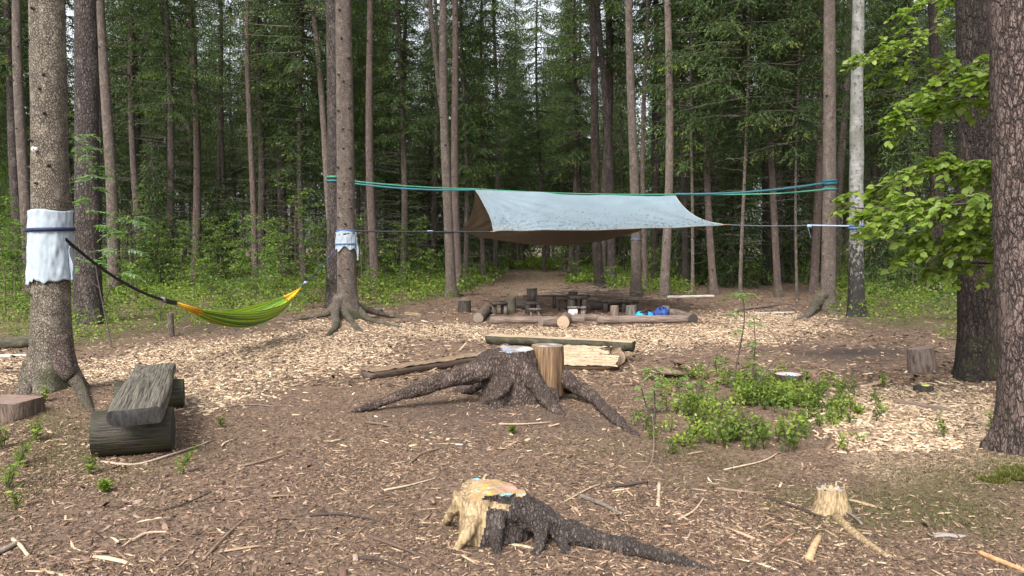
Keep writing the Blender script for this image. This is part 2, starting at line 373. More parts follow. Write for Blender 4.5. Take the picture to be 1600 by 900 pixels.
def ground_mat():
    m, nt, b, o = newmat('forest_floor')
    a = N(nt, 'ShaderNodeAttribute', attribute_name='Col'); sp_ = nt.nodes.new('ShaderNodeSeparateColor'); nt.links.new(a.outputs['Color'], sp_.inputs[0])
    v = coords(nt)
    n1 = tex(nt, 'ShaderNodeTexNoise', v, 0, Scale=1.3, Detail=6.0); n2 = tex(nt, 'ShaderNodeTexNoise', v, 0, Scale=55.0, Detail=5.0, Roughness=.7)
    dist = tex(nt, 'ShaderNodeTexNoise', v, 1, Scale=14.0, Detail=2.0); v2 = mixc(nt, .06, v, dist, 'ADD')
    vc = tex(nt, 'ShaderNodeTexVoronoi', v2, 'Color', Scale=46.0); ve = tex(nt, 'ShaderNodeTexVoronoi', v2, 'Distance', feature='DISTANCE_TO_EDGE', Scale=46.0)
    s2 = nt.nodes.new('ShaderNodeSeparateColor'); nt.links.new(vc, s2.inputs[0])
    brown = mixc(nt, n1, (.064, .041, .03), (.16, .106, .076))
    brown = mixc(nt, ramp(nt, n2, [(.42, (0, 0, 0)), (.62, (.55, .55, .55))]), brown, (.225, .158, .112))
    brown = mixc(nt, ramp(nt, s2.outputs[1], [(.86, (0, 0, 0)), (.93, (.7, .7, .7))]), brown, (.26, .185, .125))
    brown = mixc(nt, ramp(nt, s2.outputs[2], [(.8, (0, 0, 0)), (.95, (.7, .7, .7))]), brown, (.028, .02, .016))
    pale = mixc(nt, s2.outputs[0], (.13, .088, .058), (.4, .305, .205))
    pale = mixc(nt, ramp(nt, ve, [(0, (.85, .85, .85)), (.1, (0, 0, 0))]), pale, (.07, .05, .038))
    pm = ramp(nt, math_(nt, 'ADD', math_(nt, 'MULTIPLY', sp_.outputs[0], 1.2), math_(nt, 'MULTIPLY', math_(nt, 'SUBTRACT', n2, .5), .9)), [(.3, (0, 0, 0)), (.8, (1, 1, 1))])
    c = mixc(nt, pm, brown, pale)
    mm = ramp(nt, math_(nt, 'MULTIPLY', sp_.outputs[1], math_(nt, 'ADD', n1, n2)), [(.35, (0, 0, 0)), (1.0, (.85, .85, .85))])
    c = mixc(nt, mm, c, (.075, .072, .028))
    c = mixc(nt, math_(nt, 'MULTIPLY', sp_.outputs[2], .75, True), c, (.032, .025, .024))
    nt.links.new(c, b.inputs['Base Color']); b.inputs['Roughness'].default_value = .9; b.inputs['Specular IOR Level'].default_value = .2
    h = math_(nt, 'ADD', n2, math_(nt, 'MULTIPLY', s2.outputs[0], .4)); bump(nt, b, h, .8, .018); return m
M['ground'] = ground_mat()

# ------------------------------------------------------------------ ground
TREES_NEAR = []
def seg(a, b, st): return list(np.arange(a, b, st))
for (px, py, r_, h_) in [(75, 628, .75, .1), (1522, 598, .8, .1), (1598, 722, .6, .09), (538, 505, 1.0, .08), (810, 640, .7, .03), (1290, 478, .9, .1), (1337, 500, .7, .06)]:
    g = G(px, py); MOUNDS.append((g.x, g.y, r_, h_))
xs = [-400, -250, -150, -90, -60, -45, -35, -28, -23, -19, -16, -14, -12.5, -11.5, -10.6] + seg(-10, -4.5, .1) + seg(-4.5, 5.5, .05) + seg(5.5, 10, .1) + [10, 10.8, 11.6, 12.6, 14, 16, 19, 23, 28, 35, 45, 60, 90, 150, 250, 400]
ys = [-60, -30, -15, -8, -4, -2, 0, 1, 1.8] + seg(2.4, 11, .05) + seg(11, 24, .12) + seg(24, 40, .5) + [40, 42, 45, 50, 56, 63, 72, 85, 100, 130, 180, 260, 400, 700]
X, Y = np.meshgrid(np.array(xs, float), np.array(ys, float)); nx, ny = len(xs), len(ys)
xf, yf = X.ravel(), Y.ravel(); zf = hz(xf, yf)
i = np.arange(ny - 1)[:, None] * nx; k = np.arange(nx - 1)[None]
gf = np.stack([i + k, i + k + 1, i + nx + k + 1, i + nx + k], -1).reshape(-1, 4)
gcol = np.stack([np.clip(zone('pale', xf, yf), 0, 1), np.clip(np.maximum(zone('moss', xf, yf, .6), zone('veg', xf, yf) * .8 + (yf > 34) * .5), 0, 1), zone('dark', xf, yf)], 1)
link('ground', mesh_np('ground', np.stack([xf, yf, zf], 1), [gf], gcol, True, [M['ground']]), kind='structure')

# ------------------------------------------------------------------ trees
def trunk_mesh(name, r, H, lean, mat, segs=14, rings=26, flare=.35, lobes=(), rough=.03, seed=0, bow=.0, taper=.3, zref=1.5):
    """lean: (dx,dy) per metre. returns mesh, centre function"""
    t = np.linspace(0, 1, rings) ** 1.6; zs = -.25 + t * (H + .25)
    ph = seed * 1.7
    def centre(z): return np.stack([lean[0] * z + bow * np.sin(z * .35 + ph) * .12, lean[1] * z + bow * np.cos(z * .31 + ph) * .1], -1)
    def rad(z): return r * (1 - (1 - taper) * np.clip((z - zref) / H, -.05, 1))
    th = np.linspace(0, 2 * np.pi, segs, endpoint=False)
    Z, T = np.meshgrid(zs, th, indexing='ij'); R = rad(Z)
    R = R * (1 + flare * np.exp(-np.clip(Z, 0, None) / .28))
    for (a, amp, wd, hh) in lobes:
        dth = np.abs((T - a + np.pi) % (2 * np.pi) - np.pi)
        R = R + amp * np.exp(-(dth / wd) ** 2) * np.exp(-np.clip(Z, 0, None) / hh)
    c = centre(Z); V = np.stack([c[..., 0] + R * np.cos(T), c[..., 1] + R * np.sin(T), Z], -1).reshape(-1, 3)
    n = vn3(V * np.array([6, 6, 1.5]) / max(r / .2, .6) + seed * 3.1, seed) * rough + vn3(V * np.array([16, 16, 7]) + seed, seed + 1) * rough * .6
    cc = np.repeat(centre(zs), segs, 0); D = V[:, :2] - cc; V[:, :2] = cc + D * (1 + n[:, None])
    i = np.arange(rings - 1)[:, None] * segs; k = np.arange(segs)[None]; k2 = (k + 1) % segs
    fq = np.stack([i + k, i + k2, i + segs + k2, i + segs + k], -1).reshape(-1, 4)
    return mesh_np(name, V, [fq, (np.arange(segs) + (rings - 1) * segs)[None]], np.ones((len(V), 3)), True, [mat]), centre, rad

def crown_mesh(name, seed, z0, z1, L0, step=.4, dens=1.0, lean=(0, 0), tipw=.034, light=.16):
    rs = np.random.default_rng(seed); p = []; d = []; w = []; c = []; br = MB()
    z = z0
    while z < z1 - .2:
        f = (z1 - z) / (z1 - z0); nb = rs.integers(4, 7)
        a0 = rs.uniform(0, 6.28)
        for b in range(nb):
            a = a0 + b * 6.283 / nb + rs.normal() * .25
            L = L0 * (f ** .75) * rs.uniform(.6, 1.12) * (.55 + .45 * min(1, (z - z0) / 2.0 + .35)) + .12
            droop = rs.uniform(.1, .22); rise = rs.uniform(-.05, .25); zz = z + rs.normal() * .12
            ca, sa = math.cos(a), math.sin(a); tone = rs.uniform(.65, 1.25); yellow = rs.random() < light
            def pt(s): return np.array([lean[0] * zz + ca * s, lean[1] * zz + sa * s, zz + rise * s - droop * s * s + .035 * s ** 3])
            br.tube([pt(0), pt(L * .5), pt(L * .97)], [.018 + .008 * L, .012, .004], 3, False, col=(.09, .075, .06))
            s = .18 * L
            while s < L:
                q = pt(s); fw = pt(min(s + .1, L + .1)) - q; fw = fw / np.linalg.norm(fw); sd_ = np.array([-sa, ca, 0.])
                tl = (.55 * (1 - .65 * s / L) + .1) * rs.uniform(.6, 1.15)
                for sg in (-1, 1):
                    dirv = sd_ * sg * .75 + fw * .55 + np.array([0, 0, -rs.uniform(.25, .95)]); dirv /= np.linalg.norm(dirv)
                    m = max(3, int(10 * tl / .4 * dens)); 
                    for j in range(m):
                        u = j / m; b0 = q + dirv * tl * u + np.array([0, 0, -.12 * u * u])
                        dd = dirv * .8 + rs.normal(size=3) * .42; dd[2] -= .2 * u; dd /= np.linalg.norm(dd)
                        p.append(b0); d.append(dd * rs.uniform(.09, .19)); w.append(tipw * rs.uniform(.7, 1.3))
                        g = tone * rs.uniform(.75, 1.25); tip = u > .55
                        cc = np.array([.048, .08, .029]) * g
                        if tip and yellow: cc = np.array([.13, .17, .04]) * g
                        elif tip: cc = np.array([.07, .108, .034]) * g
                        c.append(cc)
                s += rs.uniform(.13, .2) / dens
        z += step * rs.uniform(.75, 1.25)
    V, fq = slivers(p, d, np.array(w), rs); C = np.repeat(np.array(c), 4, 0)
    return mesh_np(name, V, [fq], C, False, [M['needle']]), br.mesh(name + '_limbs', M['twig'], False)
def deadtwig_mesh(name, seed, z0, z1, L, n, r, lean=(0, 0), thick=.008, mid=0):
    rs = np.random.default_rng(seed); b = MB()
    for k in range(n):
        z = rs.uniform(z0, z1); a = rs.uniform(0, 6.28); l = L * rs.uniform(.3, 1.1); dr = rs.uniform(-.1, .35)
        o_ = np.array([lean[0] * z + math.cos(a) * r * .9, lean[1] * z + math.sin(a) * r * .9, z]); dv = np.array([math.cos(a), math.sin(a), 0])
        sd_ = np.array([-math.sin(a), math.cos(a), 0]); bend = rs.normal() * .12
        def pt(s): return o_ + dv * s * l + sd_ * bend * s * s * l + np.array([0, 0, (.12 - dr * s) * s * l])
        cl = np.array([.12, .105, .09]) * rs.uniform(.5, 1.3)
        b.tube([pt(0), pt(.35), pt(.7), pt(1)], [thick, thick * .7, thick * .45, thick * .2], 3, False, col=cl)
        for j in range(rs.integers(1, 5)):
            s = rs.uniform(.3, .95); q = pt(s); e = dv * rs.uniform(.2, .6) + sd_ * rs.choice([-1, 1]) * rs.uniform(.3, .7) + np.array([0, 0, rs.uniform(-.4, .15)])
            b.tube([q, q + e * l * .3], [thick * .4, thick * .15], 3, False, col=cl)
    return b.mesh(name, M['twig'], False)
def stub_mesh(name, seed, H0, H1, n, centre, rad, size=.035, moss=False):
    rs = np.random.default_rng(seed); b = MB()
    z = H0
    while z < H1:
        m = rs.integers(1, 4); a0 = rs.uniform(0, 6.28)
        for j in range(m):
            a = a0 + j * 2.1 + rs.normal() * .3; zz = z + rs.normal() * .04; c = centre(np.array([zz]))[0]; R = float(rad(np.array([zz]))[0])
            dv = np.array([math.cos(a), math.sin(a), -.1]); o_ = np.array([c[0], c[1], zz]) + dv * R * .96; s = size * rs.uniform(.6, 1.3)
            b.tube([o_, o_ + dv * s * .5, o_ + dv * s * rs.uniform(.8, 1.8)], [s * .62, s * .42, s * .25], 6, True, col=np.array([.05, .038, .03]) * rs.uniform(.6, 1.6))
        z += rs.uniform(.6, 1.4) * (H1 - H0) / n
    return b.mesh(name, M['twig'], True)

# crown variants shared by all spruces
CROWN = {}
for nm, sd_, z0, z1, L0 in [('high_a', 1, 11, 23, 2.7), ('high_b', 2, 12.5, 25, 2.4), ('mid_a', 3, 7.0, 21, 2.8), ('mid_b', 4, 5.6, 19, 2.6), ('mid_c', 5, 8.2, 24, 3.0), ('low_a', 6, 3.4, 14, 1.9), ('low_b', 7, 4.6, 17, 2.2), ('young_a', 8, .35, 5.5, 1.25), ('young_b', 9, .3, 3.6, 1.0)]:
    st = .55 if nm.startswith('high') else (.25 if nm.startswith('young') else .42)
    CROWN[nm] = crown_mesh('crown_' + nm, sd_, z0, z1, L0, st, .75 if nm.startswith('high') else 1.0)
BGTRUNK = {}
for nm, r_, H in [('high_a', .17, 24), ('high_b', .15, 25), ('mid_a', .17, 21), ('mid_b', .14, 19), ('mid_c', .19, 24), ('low_a', .1, 14), ('low_b', .12, 17), ('young_a', .05, 5.5), ('young_b', .035, 3.6)]:
    rs_ = random.Random(nm); BGTRUNK[nm] = trunk_mesh('trunk_' + nm, r_, H, (0, 0), M['far_bark'], 9, 16, .4, (), .05, len(nm) + int(H), 1.0, .12)[0]
DEAD = {'mid_a': deadtwig_mesh('dead_a', 1, 1.3, 7.4, 1.7, 130, .15), 'mid_b': deadtwig_mesh('dead_b', 2, 1.0, 6, 1.6, 120, .12), 'mid_c': deadtwig_mesh('dead_c', 3, 1.8, 8.6, 1.9, 140, .17),
        'low_a': deadtwig_mesh('dead_d', 4, .5, 3.5, 1.3, 70, .09), 'low_b': deadtwig_mesh('dead_e', 5, .8, 4.2, 1.5, 80, .1), 'high_a': deadtwig_mesh('dead_f', 6, 2.5, 11, 1.4, 60, .15), 'high_b': deadtwig_mesh('dead_g', 7, 3, 12, 1.3, 50, .13)}

# traced trees: name, category kind, x at top of photo, x at base, y base, width px (eye height), depth or None, bark, crown, dead twigs, label
TR = [
 ('spruce_tree', 66, 78, 622, 54, None, 'spruce_grey', 'high_a', 0, 'thick grey spruce at left wearing the large white cloth'),
 ('spruce_tree', 33, 43, 470, 17, 24, 'spruce', 'high_b', 0, 'slender spruce trunk just left behind the cloth wrapped spruce'),
 ('spruce_tree', 4, 40, 440, 15, 31, 'pine', 'mid_c', 0, 'dark leaning trunk at the left edge of the forest'),
 ('pine_tree', 129, 141, 506, 38, None, 'pine', 'high_b', 0, 'scaly grey pine trunk right of the cloth wrapped spruce'),
 ('spruce_tree', 162, 173, 448, 18, 27, 'spruce', 'high_a', 0, 'brown spruce trunk close behind the scaly pine at left'),
 ('spruce_tree', 203, 221, 440, 11, 33, 'spruce', 'mid_c', 1, 'paler of the two crossing slim trunks left of the clearing'),
 ('spruce_tree', 198, 232, 437, 11, 36, 'pine_dark', 'high_b', 1, 'dark slim trunk crossing behind a paler one at left'),
 ('spruce_tree', 299, 307, 444, 13, 33, 'spruce_red', 'high_a', 1, 'straight brown trunk above the left end of the hammock'),
 ('spruce_tree', 391, 393, 450, 9.5, 30, 'spruce_red', 'high_b', 1, 'thin straight trunk behind the middle of the hammock'),
 ('pine_tree', 441, 446, 432, 15, 36, 'pine', 'high_a', 0, 'grey pine trunk beside the tall rowan bush behind hammock'),
 ('spruce_tree', 483, 530, 450, 11, 29, 'spruce', 'mid_c', 0, 'thin trunk leaning towards the pair of strapped trees'),
 ('pine_tree', 517, 521, 478, 22, 20.5, 'pine', 'high_b', 0, 'pine trunk with green strap, close behind the knotty spruce'),
 ('spruce_tree', 539, 539, 503, 29, None, 'spruce', 'high_a', 0, 'knotty spruce with spreading roots and small white cloth'),
 ('spruce_tree', 575, 589, 452, 13.5, 28, 'spruce_red', 'high_a', 0, 'knotty slim spruce right of the hammock tree'),
 ('spruce_tree', 598, 606, 440, 7, 38, 'pine_dark', 'high_b', 1, 'very thin dark trunk right behind the slim knotty spruce'),
 ('spruce_tree', 676, 708, 445, 10, 30, 'spruce', 'high_b', 0, 'pale leaning trunk crossing behind the trunk left of tarp'),
 ('spruce_tree', 698, 700, 465, 15, None, 'spruce', 'high_a', 0, 'mossy knotted spruce trunk left of the grey tarp'),
 ('spruce_tree', 706, 720, 440, 13, 30, 'spruce_red', 'high_b', 0, 'brown spruce trunk half hidden behind the tarp left end'),
 ('spruce_tree', 774, 776, 428, 9, 44, 'far_bark', 'mid_c', 1, 'slim trunk rising above left part of the tarp'),
 ('spruce_tree', 838, 848, 424, 6, 48, 'far_bark', 'mid_a', 1, 'thin trunk above the middle of the tarp, left of a pair'),
 ('spruce_tree', 884, 880, 424, 6, 50, 'far_bark', 'mid_b', 1, 'thin trunk above the middle of the tarp, right of a pair'),
 ('spruce_tree', 920, 941, 446, 15, 30, 'pine_dark', 'high_a', 0, 'dark leaning trunk above the tarp, left of its twin'),
 ('spruce_tree', 934, 958, 442, 13, 32, 'pine', 'high_b', 0, 'grey leaning trunk above the tarp, right of its twin'),
 ('spruce_tree', 988, 988, 463, 15.5, None, 'spruce', 'high_a', 0, 'pale straight spruce behind the tarp with a blue cord'),
 ('spruce_tree', 1011, 1008, 455, 8, 29, 'spruce_red', 'high_b', 1, 'thin brown trunk between the two pale spruces behind tarp'),
 ('spruce_tree', 1022, 1028, 445, 12, 33, 'pine_dark', 'mid_c', 0, 'dark trunk half hidden between two spruces behind the tarp'),
 ('spruce_tree', 1044, 1037, 463, 14, None, 'spruce', 'high_a', 0, 'pale spruce rising behind the right end of the tarp'),
 ('spruce_tree', 1088, 1076, 458, 5, 26, 'spruce', 'low_b', 1, 'pole thin trunk under the right corner of the tarp'),
 ('spruce_tree', 1100, 1117, 462, 11, 26.5, 'spruce_red', 'mid_a', 1, 'brown spruce standing behind the right tarp corner'),
 ('spruce_tree', 1164, 1162, 466, 5.5, 24, 'spruce', 'mid_b', 1, 'pale pole thin trunk right of the tarp'),
 ('pine_tree', 1188, 1195, 440, 14, 32, 'pine_dark', 'high_a', 0, 'dark pine trunk right of the tarp, left of a brown spruce'),
 ('spruce_tree', 1206, 1210, 466, 10.5, 25, 'spruce_red', 'mid_c', 1, 'brown spruce with dark foot right of the tarp'),
 ('spruce_tree', 1248, 1250, 468, 4, 23.5, 'spruce', 'low_b', 1, 'thinnest pale sapling trunk left of the strapped right spruce'),
 ('spruce_tree', 1278, 1275, 458, 13, 27, 'spruce_red', 'mid_a', 1, 'brown trunk directly behind the strapped right spruce'),
 ('spruce_tree', 1297, 1291, 480, 21, 19.3, 'spruce', 'high_a', 0, 'pale spruce with blue strap at the right end of tarp line'),
 ('birch_tree', 1344, 1336, 502, 22, 17.4, 'birch', 'birch', 0, 'birch with white upper bark and rough black foot'),
 ('spruce_tree', 1412, 1412, 436, 12, 36, 'pine_dark', 'mid_c', 1, 'dark trunk in the gap right of the birch'),
 ('spruce_tree', 1456, 1460, 470, 20, 25, 'pine_dark', 'high_b', 1, 'brown trunk seen between birch and big dark pine'),
 ('pine_tree', 1518, 1522, 598, 54, None, 'pine_dark', 'high_a', 0, 'big dark pine with furrowed bark behind the beech leaves'),
 ('pine_tree', 1590, 1604, 720, 72, None, 'pine_right', 'high_b', 0, 'reddish flaky pine trunk cut by the right photo edge'),
]
# birch bark
def birch_mat():
    m, nt, b, o = newmat('birch_bark')
    v = coords(nt, (1, 1, 1)); t = nt.nodes.new('ShaderNodeTexCoord'); sx = nt.nodes.new('ShaderNodeSeparateXYZ'); nt.links.new(t.outputs['Object'], sx.inputs[0])
    n = tex(nt, 'ShaderNodeTexNoise', coords(nt, (16, 16, 11)), 0, Scale=1.0, Detail=7.0, Roughness=.72)
    n2 = tex(nt, 'ShaderNodeTexNoise', coords(nt, (5, 5, 26)), 0, Scale=1.0, Detail=4.0)
    white = mixc(nt, n2, (.12, .12, .113), (.4, .4, .385))
    white = mixc(nt, ramp(nt, tex(nt, 'ShaderNodeTexNoise', v, 0, Scale=4.0, Detail=6.0), [(.4, (0, 0, 0)), (.6, (.85, .85, .85))]), white, (.14, .145, .12))
    hgt = math_(nt, 'MULTIPLY', math_(nt, 'SUBTRACT', 3.0, sx.outputs[2]), .1)
    hgt = math_(nt, 'MAXIMUM', hgt, .04)
    dk = ramp(nt, math_(nt, 'ADD', n, hgt), [(.58, (0, 0, 0)), (.68, (1, 1, 1))])
    c = mixc(nt, dk, white, (.022, .02, .018)); nt.links.new(c, b.inputs['Base Color']); b.inputs['Roughness'].default_value = .75
    bump(nt, b, n, .9, .04); return m
M['birch'] = birch_mat()
def birch_crown(seed):
    rs = np.random.default_rng(seed); p = []; d = []; w = []; c = []; br = MB()
    for k in range(60):
        z = rs.uniform(10, 20); a = rs.uniform(0, 6.28); L = rs.uniform(1, 3); dv = np.array([math.cos(a), math.sin(a), rs.uniform(.3, 1.0)])
        br.tube([(0, 0, z), dv * L * .5 + (0, 0, z), dv * L + (0, 0, z - .4)], [.03, .018, .005], 3, False, col=(.1, .08, .07))
        for j in range(70):
            q = dv * L * rs.uniform(.25, 1.05) + np.array([0, 0, z - .3]) + rs.normal(size=3) * .28
            e = rs.normal(size=3); e[2] -= .8; p.append(q); d.append(e / np.linalg.norm(e) * .07); w.append(.05); c.append(np.array([.06, .11, .03]) * rs.uniform(.7, 1.3))
    V, f = slivers(p, d, np.array(w), rs); return mesh_np('crown_birch', V, [f], np.repeat(np.array(c), 4, 0), False, [M['leaf']]), br.mesh('crown_birch_limbs', M['twig'], False)
CROWN['birch'] = birch_crown(77)

TREE = {}
for ti, (nm, xt, xb, yb, wpx, d, bark, crown, dead, lab) in enumerate(TR):
    g = G(xb, yb)
    if d is None: d = g.y
    bx = (xb - CX) / F * d * 1.0; p0 = P(xb, yb, d); bx = p0.x
    top = P(xt, 0, d); zb = gz(bx, d)
    lean = ((top.x - bx) / (top.z), 0.0)
    r_ = wpx / 2 * mpp(d); near = d < 21
    H = {'high_a': 24, 'high_b': 25, 'mid_a': 21, 'mid_b': 19, 'mid_c': 24, 'low_a': 14, 'low_b': 17, 'birch': 20}[crown]
    root = thing(nm, lab, 'tree', (bx, d, zb))
    lobes = []; rs_ = np.random.default_rng(100 + ti)
    if d < 30:
        for q in range(5): lobes.append((rs_.uniform(0, 6.28), r_ * rs_.uniform(.2, .75), .35, rs_.uniform(.1, .28)))
    me, cen, rad = trunk_mesh('trunk', r_, H, lean, M[bark], 72 if d < 12 else (36 if near else 14), 160 if d < 12 else (70 if near else 26), .3, lobes, .07 if bark == 'birch' else (.045 if bark.startswith('pine') else .03), ti, 1.0 if not near else .35, .12)
    trunk = link('trunk', me, root)
    cm, lm = CROWN[crown]
    hrot = rnd.uniform(0, 6.28)
    cr = link('crown', cm, root, loc=(lean[0] * 14, 0, 0), rot=(0, 0, hrot)); link('limbs', lm, cr, kind='stuff')
    if dead: link('dead_twigs', deadtwig_mesh('dead_twigs', 300 + ti, 1.0 if wpx < 8 else 2.0, 9, 1.1 if wpx < 8 else 1.5, 70, r_, lean, .007), root, kind='stuff')
    if bark.startswith('spruce') and d < 34:
        if d < 20 and wpx > 25:
            pass
        else:
            link('branch_stubs', stub_mesh('branch_stubs', 200 + ti, .9, 11, 16, cen, rad, .03 + r_ * .08), trunk, kind='stuff')
    TREE[ti] = (root, trunk, cen, rad, r_, d, lean)

# individual knots on the two nearest spruces
def knot_mesh():
    b = MB(); b.tube([(0, 0, -.02), (0, 0, .006), (0, 0, .018)], [.034, .026, .018], 9, True, col=(.06, .045, .037), rough=.25)
    b.tube([(0, 0, .0), (0, 0, .034), (0.006, 0, .05)], [.014, .012, .007], 7, True, col=(.035, .027, .022)); return b.mesh('knot', M['twig'], True)
KNOT = knot_mesh()
def put_knots(ti, pts, sc):
    root, trunk, cen, rad, r_, d, lean = TREE[ti]
    for (px, py) in pts:
        z = P(px, py, d).z - root.location.z; c = cen(np.array([z]))[0]; R = float(rad(np.array([z]))[0])
        dx = max(-.9, min(.9, (P(px, py, d).x - root.location.x - c[0]) / R)); a = -math.acos(dx)
        dv = Vector((math.cos(a), math.sin(a), 0)); o = link('knot', KNOT, trunk)
        o.location = (c[0] + dv.x * R * .985, c[1] + dv.y * R * .985, z); o.rotation_euler = dv.to_track_quat('Z', 'Y').to_euler(); o.scale = (sc * rnd.uniform(.8, 1.25),) * 3
put_knots(0, [(57, 66), (81, 121), (76, 143), (52, 180), (82, 180), (47, 262), (87, 260), (70, 288), (50, 118), (62, 222), (60, 460), (90, 520), (66, 20)], .8)
put_knots(12, [(537, 64), (547, 93), (540, 130), (549, 135), (548, 170), (533, 176), (539, 204), (550, 204), (540, 234), (549, 263), (532, 263), (549, 285), (541, 288), (534, 310), (548, 312), (550, 325), (532, 340), (543, 350), (534, 20), (547, 40), (533, 120), (547, 420), (534, 430), (545, 455)], 1.25)
# roots of the knotty spruce and of the near left spruce
def root_part(parent, pts, r0, r1, mat, seed, name='root'):
    path = bez(pts, 14); rr = [r0 + (r1 - r0) * (i / 14) ** .8 for i in range(15)]
    V, Fq, caps = tube([p - parent.location for p in path], rr, 12, True, seed, .12)
    return link(name, mesh_np('root', V, [Fq] + caps, np.ones((len(V), 3)), True, [mat]), parent)
def gp(px, py, dz=0.0):
    p = G(px, py); p.z = gz(p.x, p.y) + dz; return p
T12 = TREE[12][0]; b12 = T12.location.copy()
for k, (pts, r0) in enumerate([([b12 + Vector((-.05, -.1, .45)), b12 + Vector((-.12, -.35, .15)), gp(525, 515, .05), gp(505, 528, -.02)], .15),
                               ([b12 + Vector((-.1, 0, .35)), b12 + Vector((-.35, -.05, .12)), gp(500, 500, .07), gp(440, 505, -.01)], .12),
                               ([b12 + Vector((.1, 0, .35)), b12 + Vector((.36, -.05, .12)), gp(580, 507, .05), gp(645, 515, -.03)], .12),
                               ([b12 + Vector((.05, -.1, .35)), b12 + Vector((.12, -.35, .1)), gp(560, 516, .0), gp(572, 520, -.06)], .11),
                               ([b12 + Vector((.1, .1, .3)), gp(600, 498, .08), gp(660, 498, -.02)], .09)]):
    root_part(T12, pts, r0, .03, M['spruce'], k)
T0 = TREE[0][0]; b0 = T0.location.copy()
root_part(T0, [b0 + Vector((.12, -.05, .55)), b0 + Vector((.22, -.1, .22)), gp(122, 625, .06), gp(142, 648, -.03)], .12, .045, M['spruce_red'], 9)
root_part(T0, [b0 + Vector((-.1, -.02, .4)), b0 + Vector((-.2, -.08, .14)), gp(42, 630, .0), gp(30, 640, -.08)], .09, .04, M['spruce'], 10)
T34 = TREE[34][0]; b34 = T34.location.copy()
root_part(T34, [b34 + Vector((-.1, -.05, .45)), b34 + Vector((-.35, -.2, .2)), gp(1262, 496, .05), gp(1240, 502, -.05)], .16, .05, M['spruce'], 11)

# background spruces
def bg_tree(nm, x, y, sc, label, group, rz):
    root = thing('spruce_tree', label, 'tree', (x, y, gz(x, y)), (0, 0, rz), group)
    root.rotation_euler = (rnd.gauss(0, .012), rnd.gauss(0, .012), rz); root.scale = (sc, sc, sc)
    link('trunk', BGTRUNK[nm], root); cr = link('crown', CROWN[nm][0], root); link('limbs', CROWN[nm][1], cr, kind='stuff')
    if nm in DEAD: link('dead_twigs', DEAD[nm], root, kind='stuff')
placed = [(TREE[t][0].location.x, TREE[t][0].location.y) for t in TREE]
cnt = 0; tries = 0
NB = 225
while cnt < NB and tries < 20000:
    tries += 1
    y = 30 + 50 * rnd.random() ** 1.1; x = (rnd.random() * 2 - 1) * (y * .74 + 3)
    if abs(x - (.02 * y + .3)) < 2.2 - .02 * y and y < 60: continue
    if any((x - a) ** 2 + (y - b) ** 2 < (1.8 if y < 45 else 2.2) ** 2 for a, b in placed): continue
    placed.append((x, y)); right = x > 0.15 * y
    nm = rnd.choice(['mid_a', 'mid_b', 'mid_c', 'low_b', 'high_a', 'low_a', 'high_b'] if y < 48 else ['mid_a', 'mid_b', 'mid_c', 'low_b', 'mid_b'])
    bg_tree(nm, x, y, rnd.uniform(.8, 1.15), 'dark green spruce deep in the forest behind the clearing', 'spruces deep in the forest', rnd.uniform(0, 6.28)); cnt += 1
for k, (px, d, nm, sc) in enumerate([(245, 30, 'young_a', 1.0), (1085, 33, 'young_a', 1.2), (1150, 31, 'young_a', 1.3), (1240, 34, 'young_a', 1.4), (620, 36, 'young_a', 1.1), (1410, 30, 'young_a', 1.3), (740, 45, 'young_a', 1.6), (820, 58, 'low_a', .9), (880, 62, 'low_a', 1.0), (340, 34, 'young_b', 1.3), (1380, 27, 'young_b', 1.0), (850, 72, 'mid_b', 1.0), (700, 60, 'young_a', 1.7), (770, 66, 'young_a', 1.9), (905, 58, 'young_a', 1.6), (960, 64, 'young_a', 1.9), (660, 55, 'young_a', 1.5), (805, 74, 'young_a', 2.1), (930, 72, 'young_a', 2.0)]):
    x = (px - CX) / F * d
    bg_tree(nm, x, d, sc, 'young bushy spruce growing low among the tall trunks', 'young spruces among the trunks', k * 1.3)

# far wood as one mass
rs = np.random.default_rng(5); n = 120000
yy = rs.uniform(84, 118, n); xx = rs.uniform(-1, 1, n) * (yy * .8)
top = 15 + 6 * fbm2(xx, yy, .18, 50, 3) + 5 * np.maximum(0, fbm2(xx, yy * 0, .5, 60, 2)); zz = rs.random(n) ** .8 * top * (1 + .3 * rs.random(n))
p = np.stack([xx, yy, zz], 1); dd = rs.normal(size=(n, 3)) * .5; dd[:, 2] -= .45; dd = dd / np.linalg.norm(dd, axis=1, keepdims=True) * rs.uniform(.35, .9, (n, 1))
V, f = slivers(p, dd, rs.uniform(.12, .3, n), rs); tone = (.8 + .45 * fbm2(xx, zz, .35, 71, 2)) * rs.uniform(.7, 1.3, n)
C = np.where((zz < 3.2)[:, None], np.array([.07, .11, .03]), np.array([.035, .06, .028])) * tone[:, None]
link('distant_wood', mesh_np('distant_wood', V, [f], np.repeat(C, 4, 0), False, [M['needle']]), None, 'dark green mass of the distant wood beyond the trunks', 'wood', None, 'stuff')

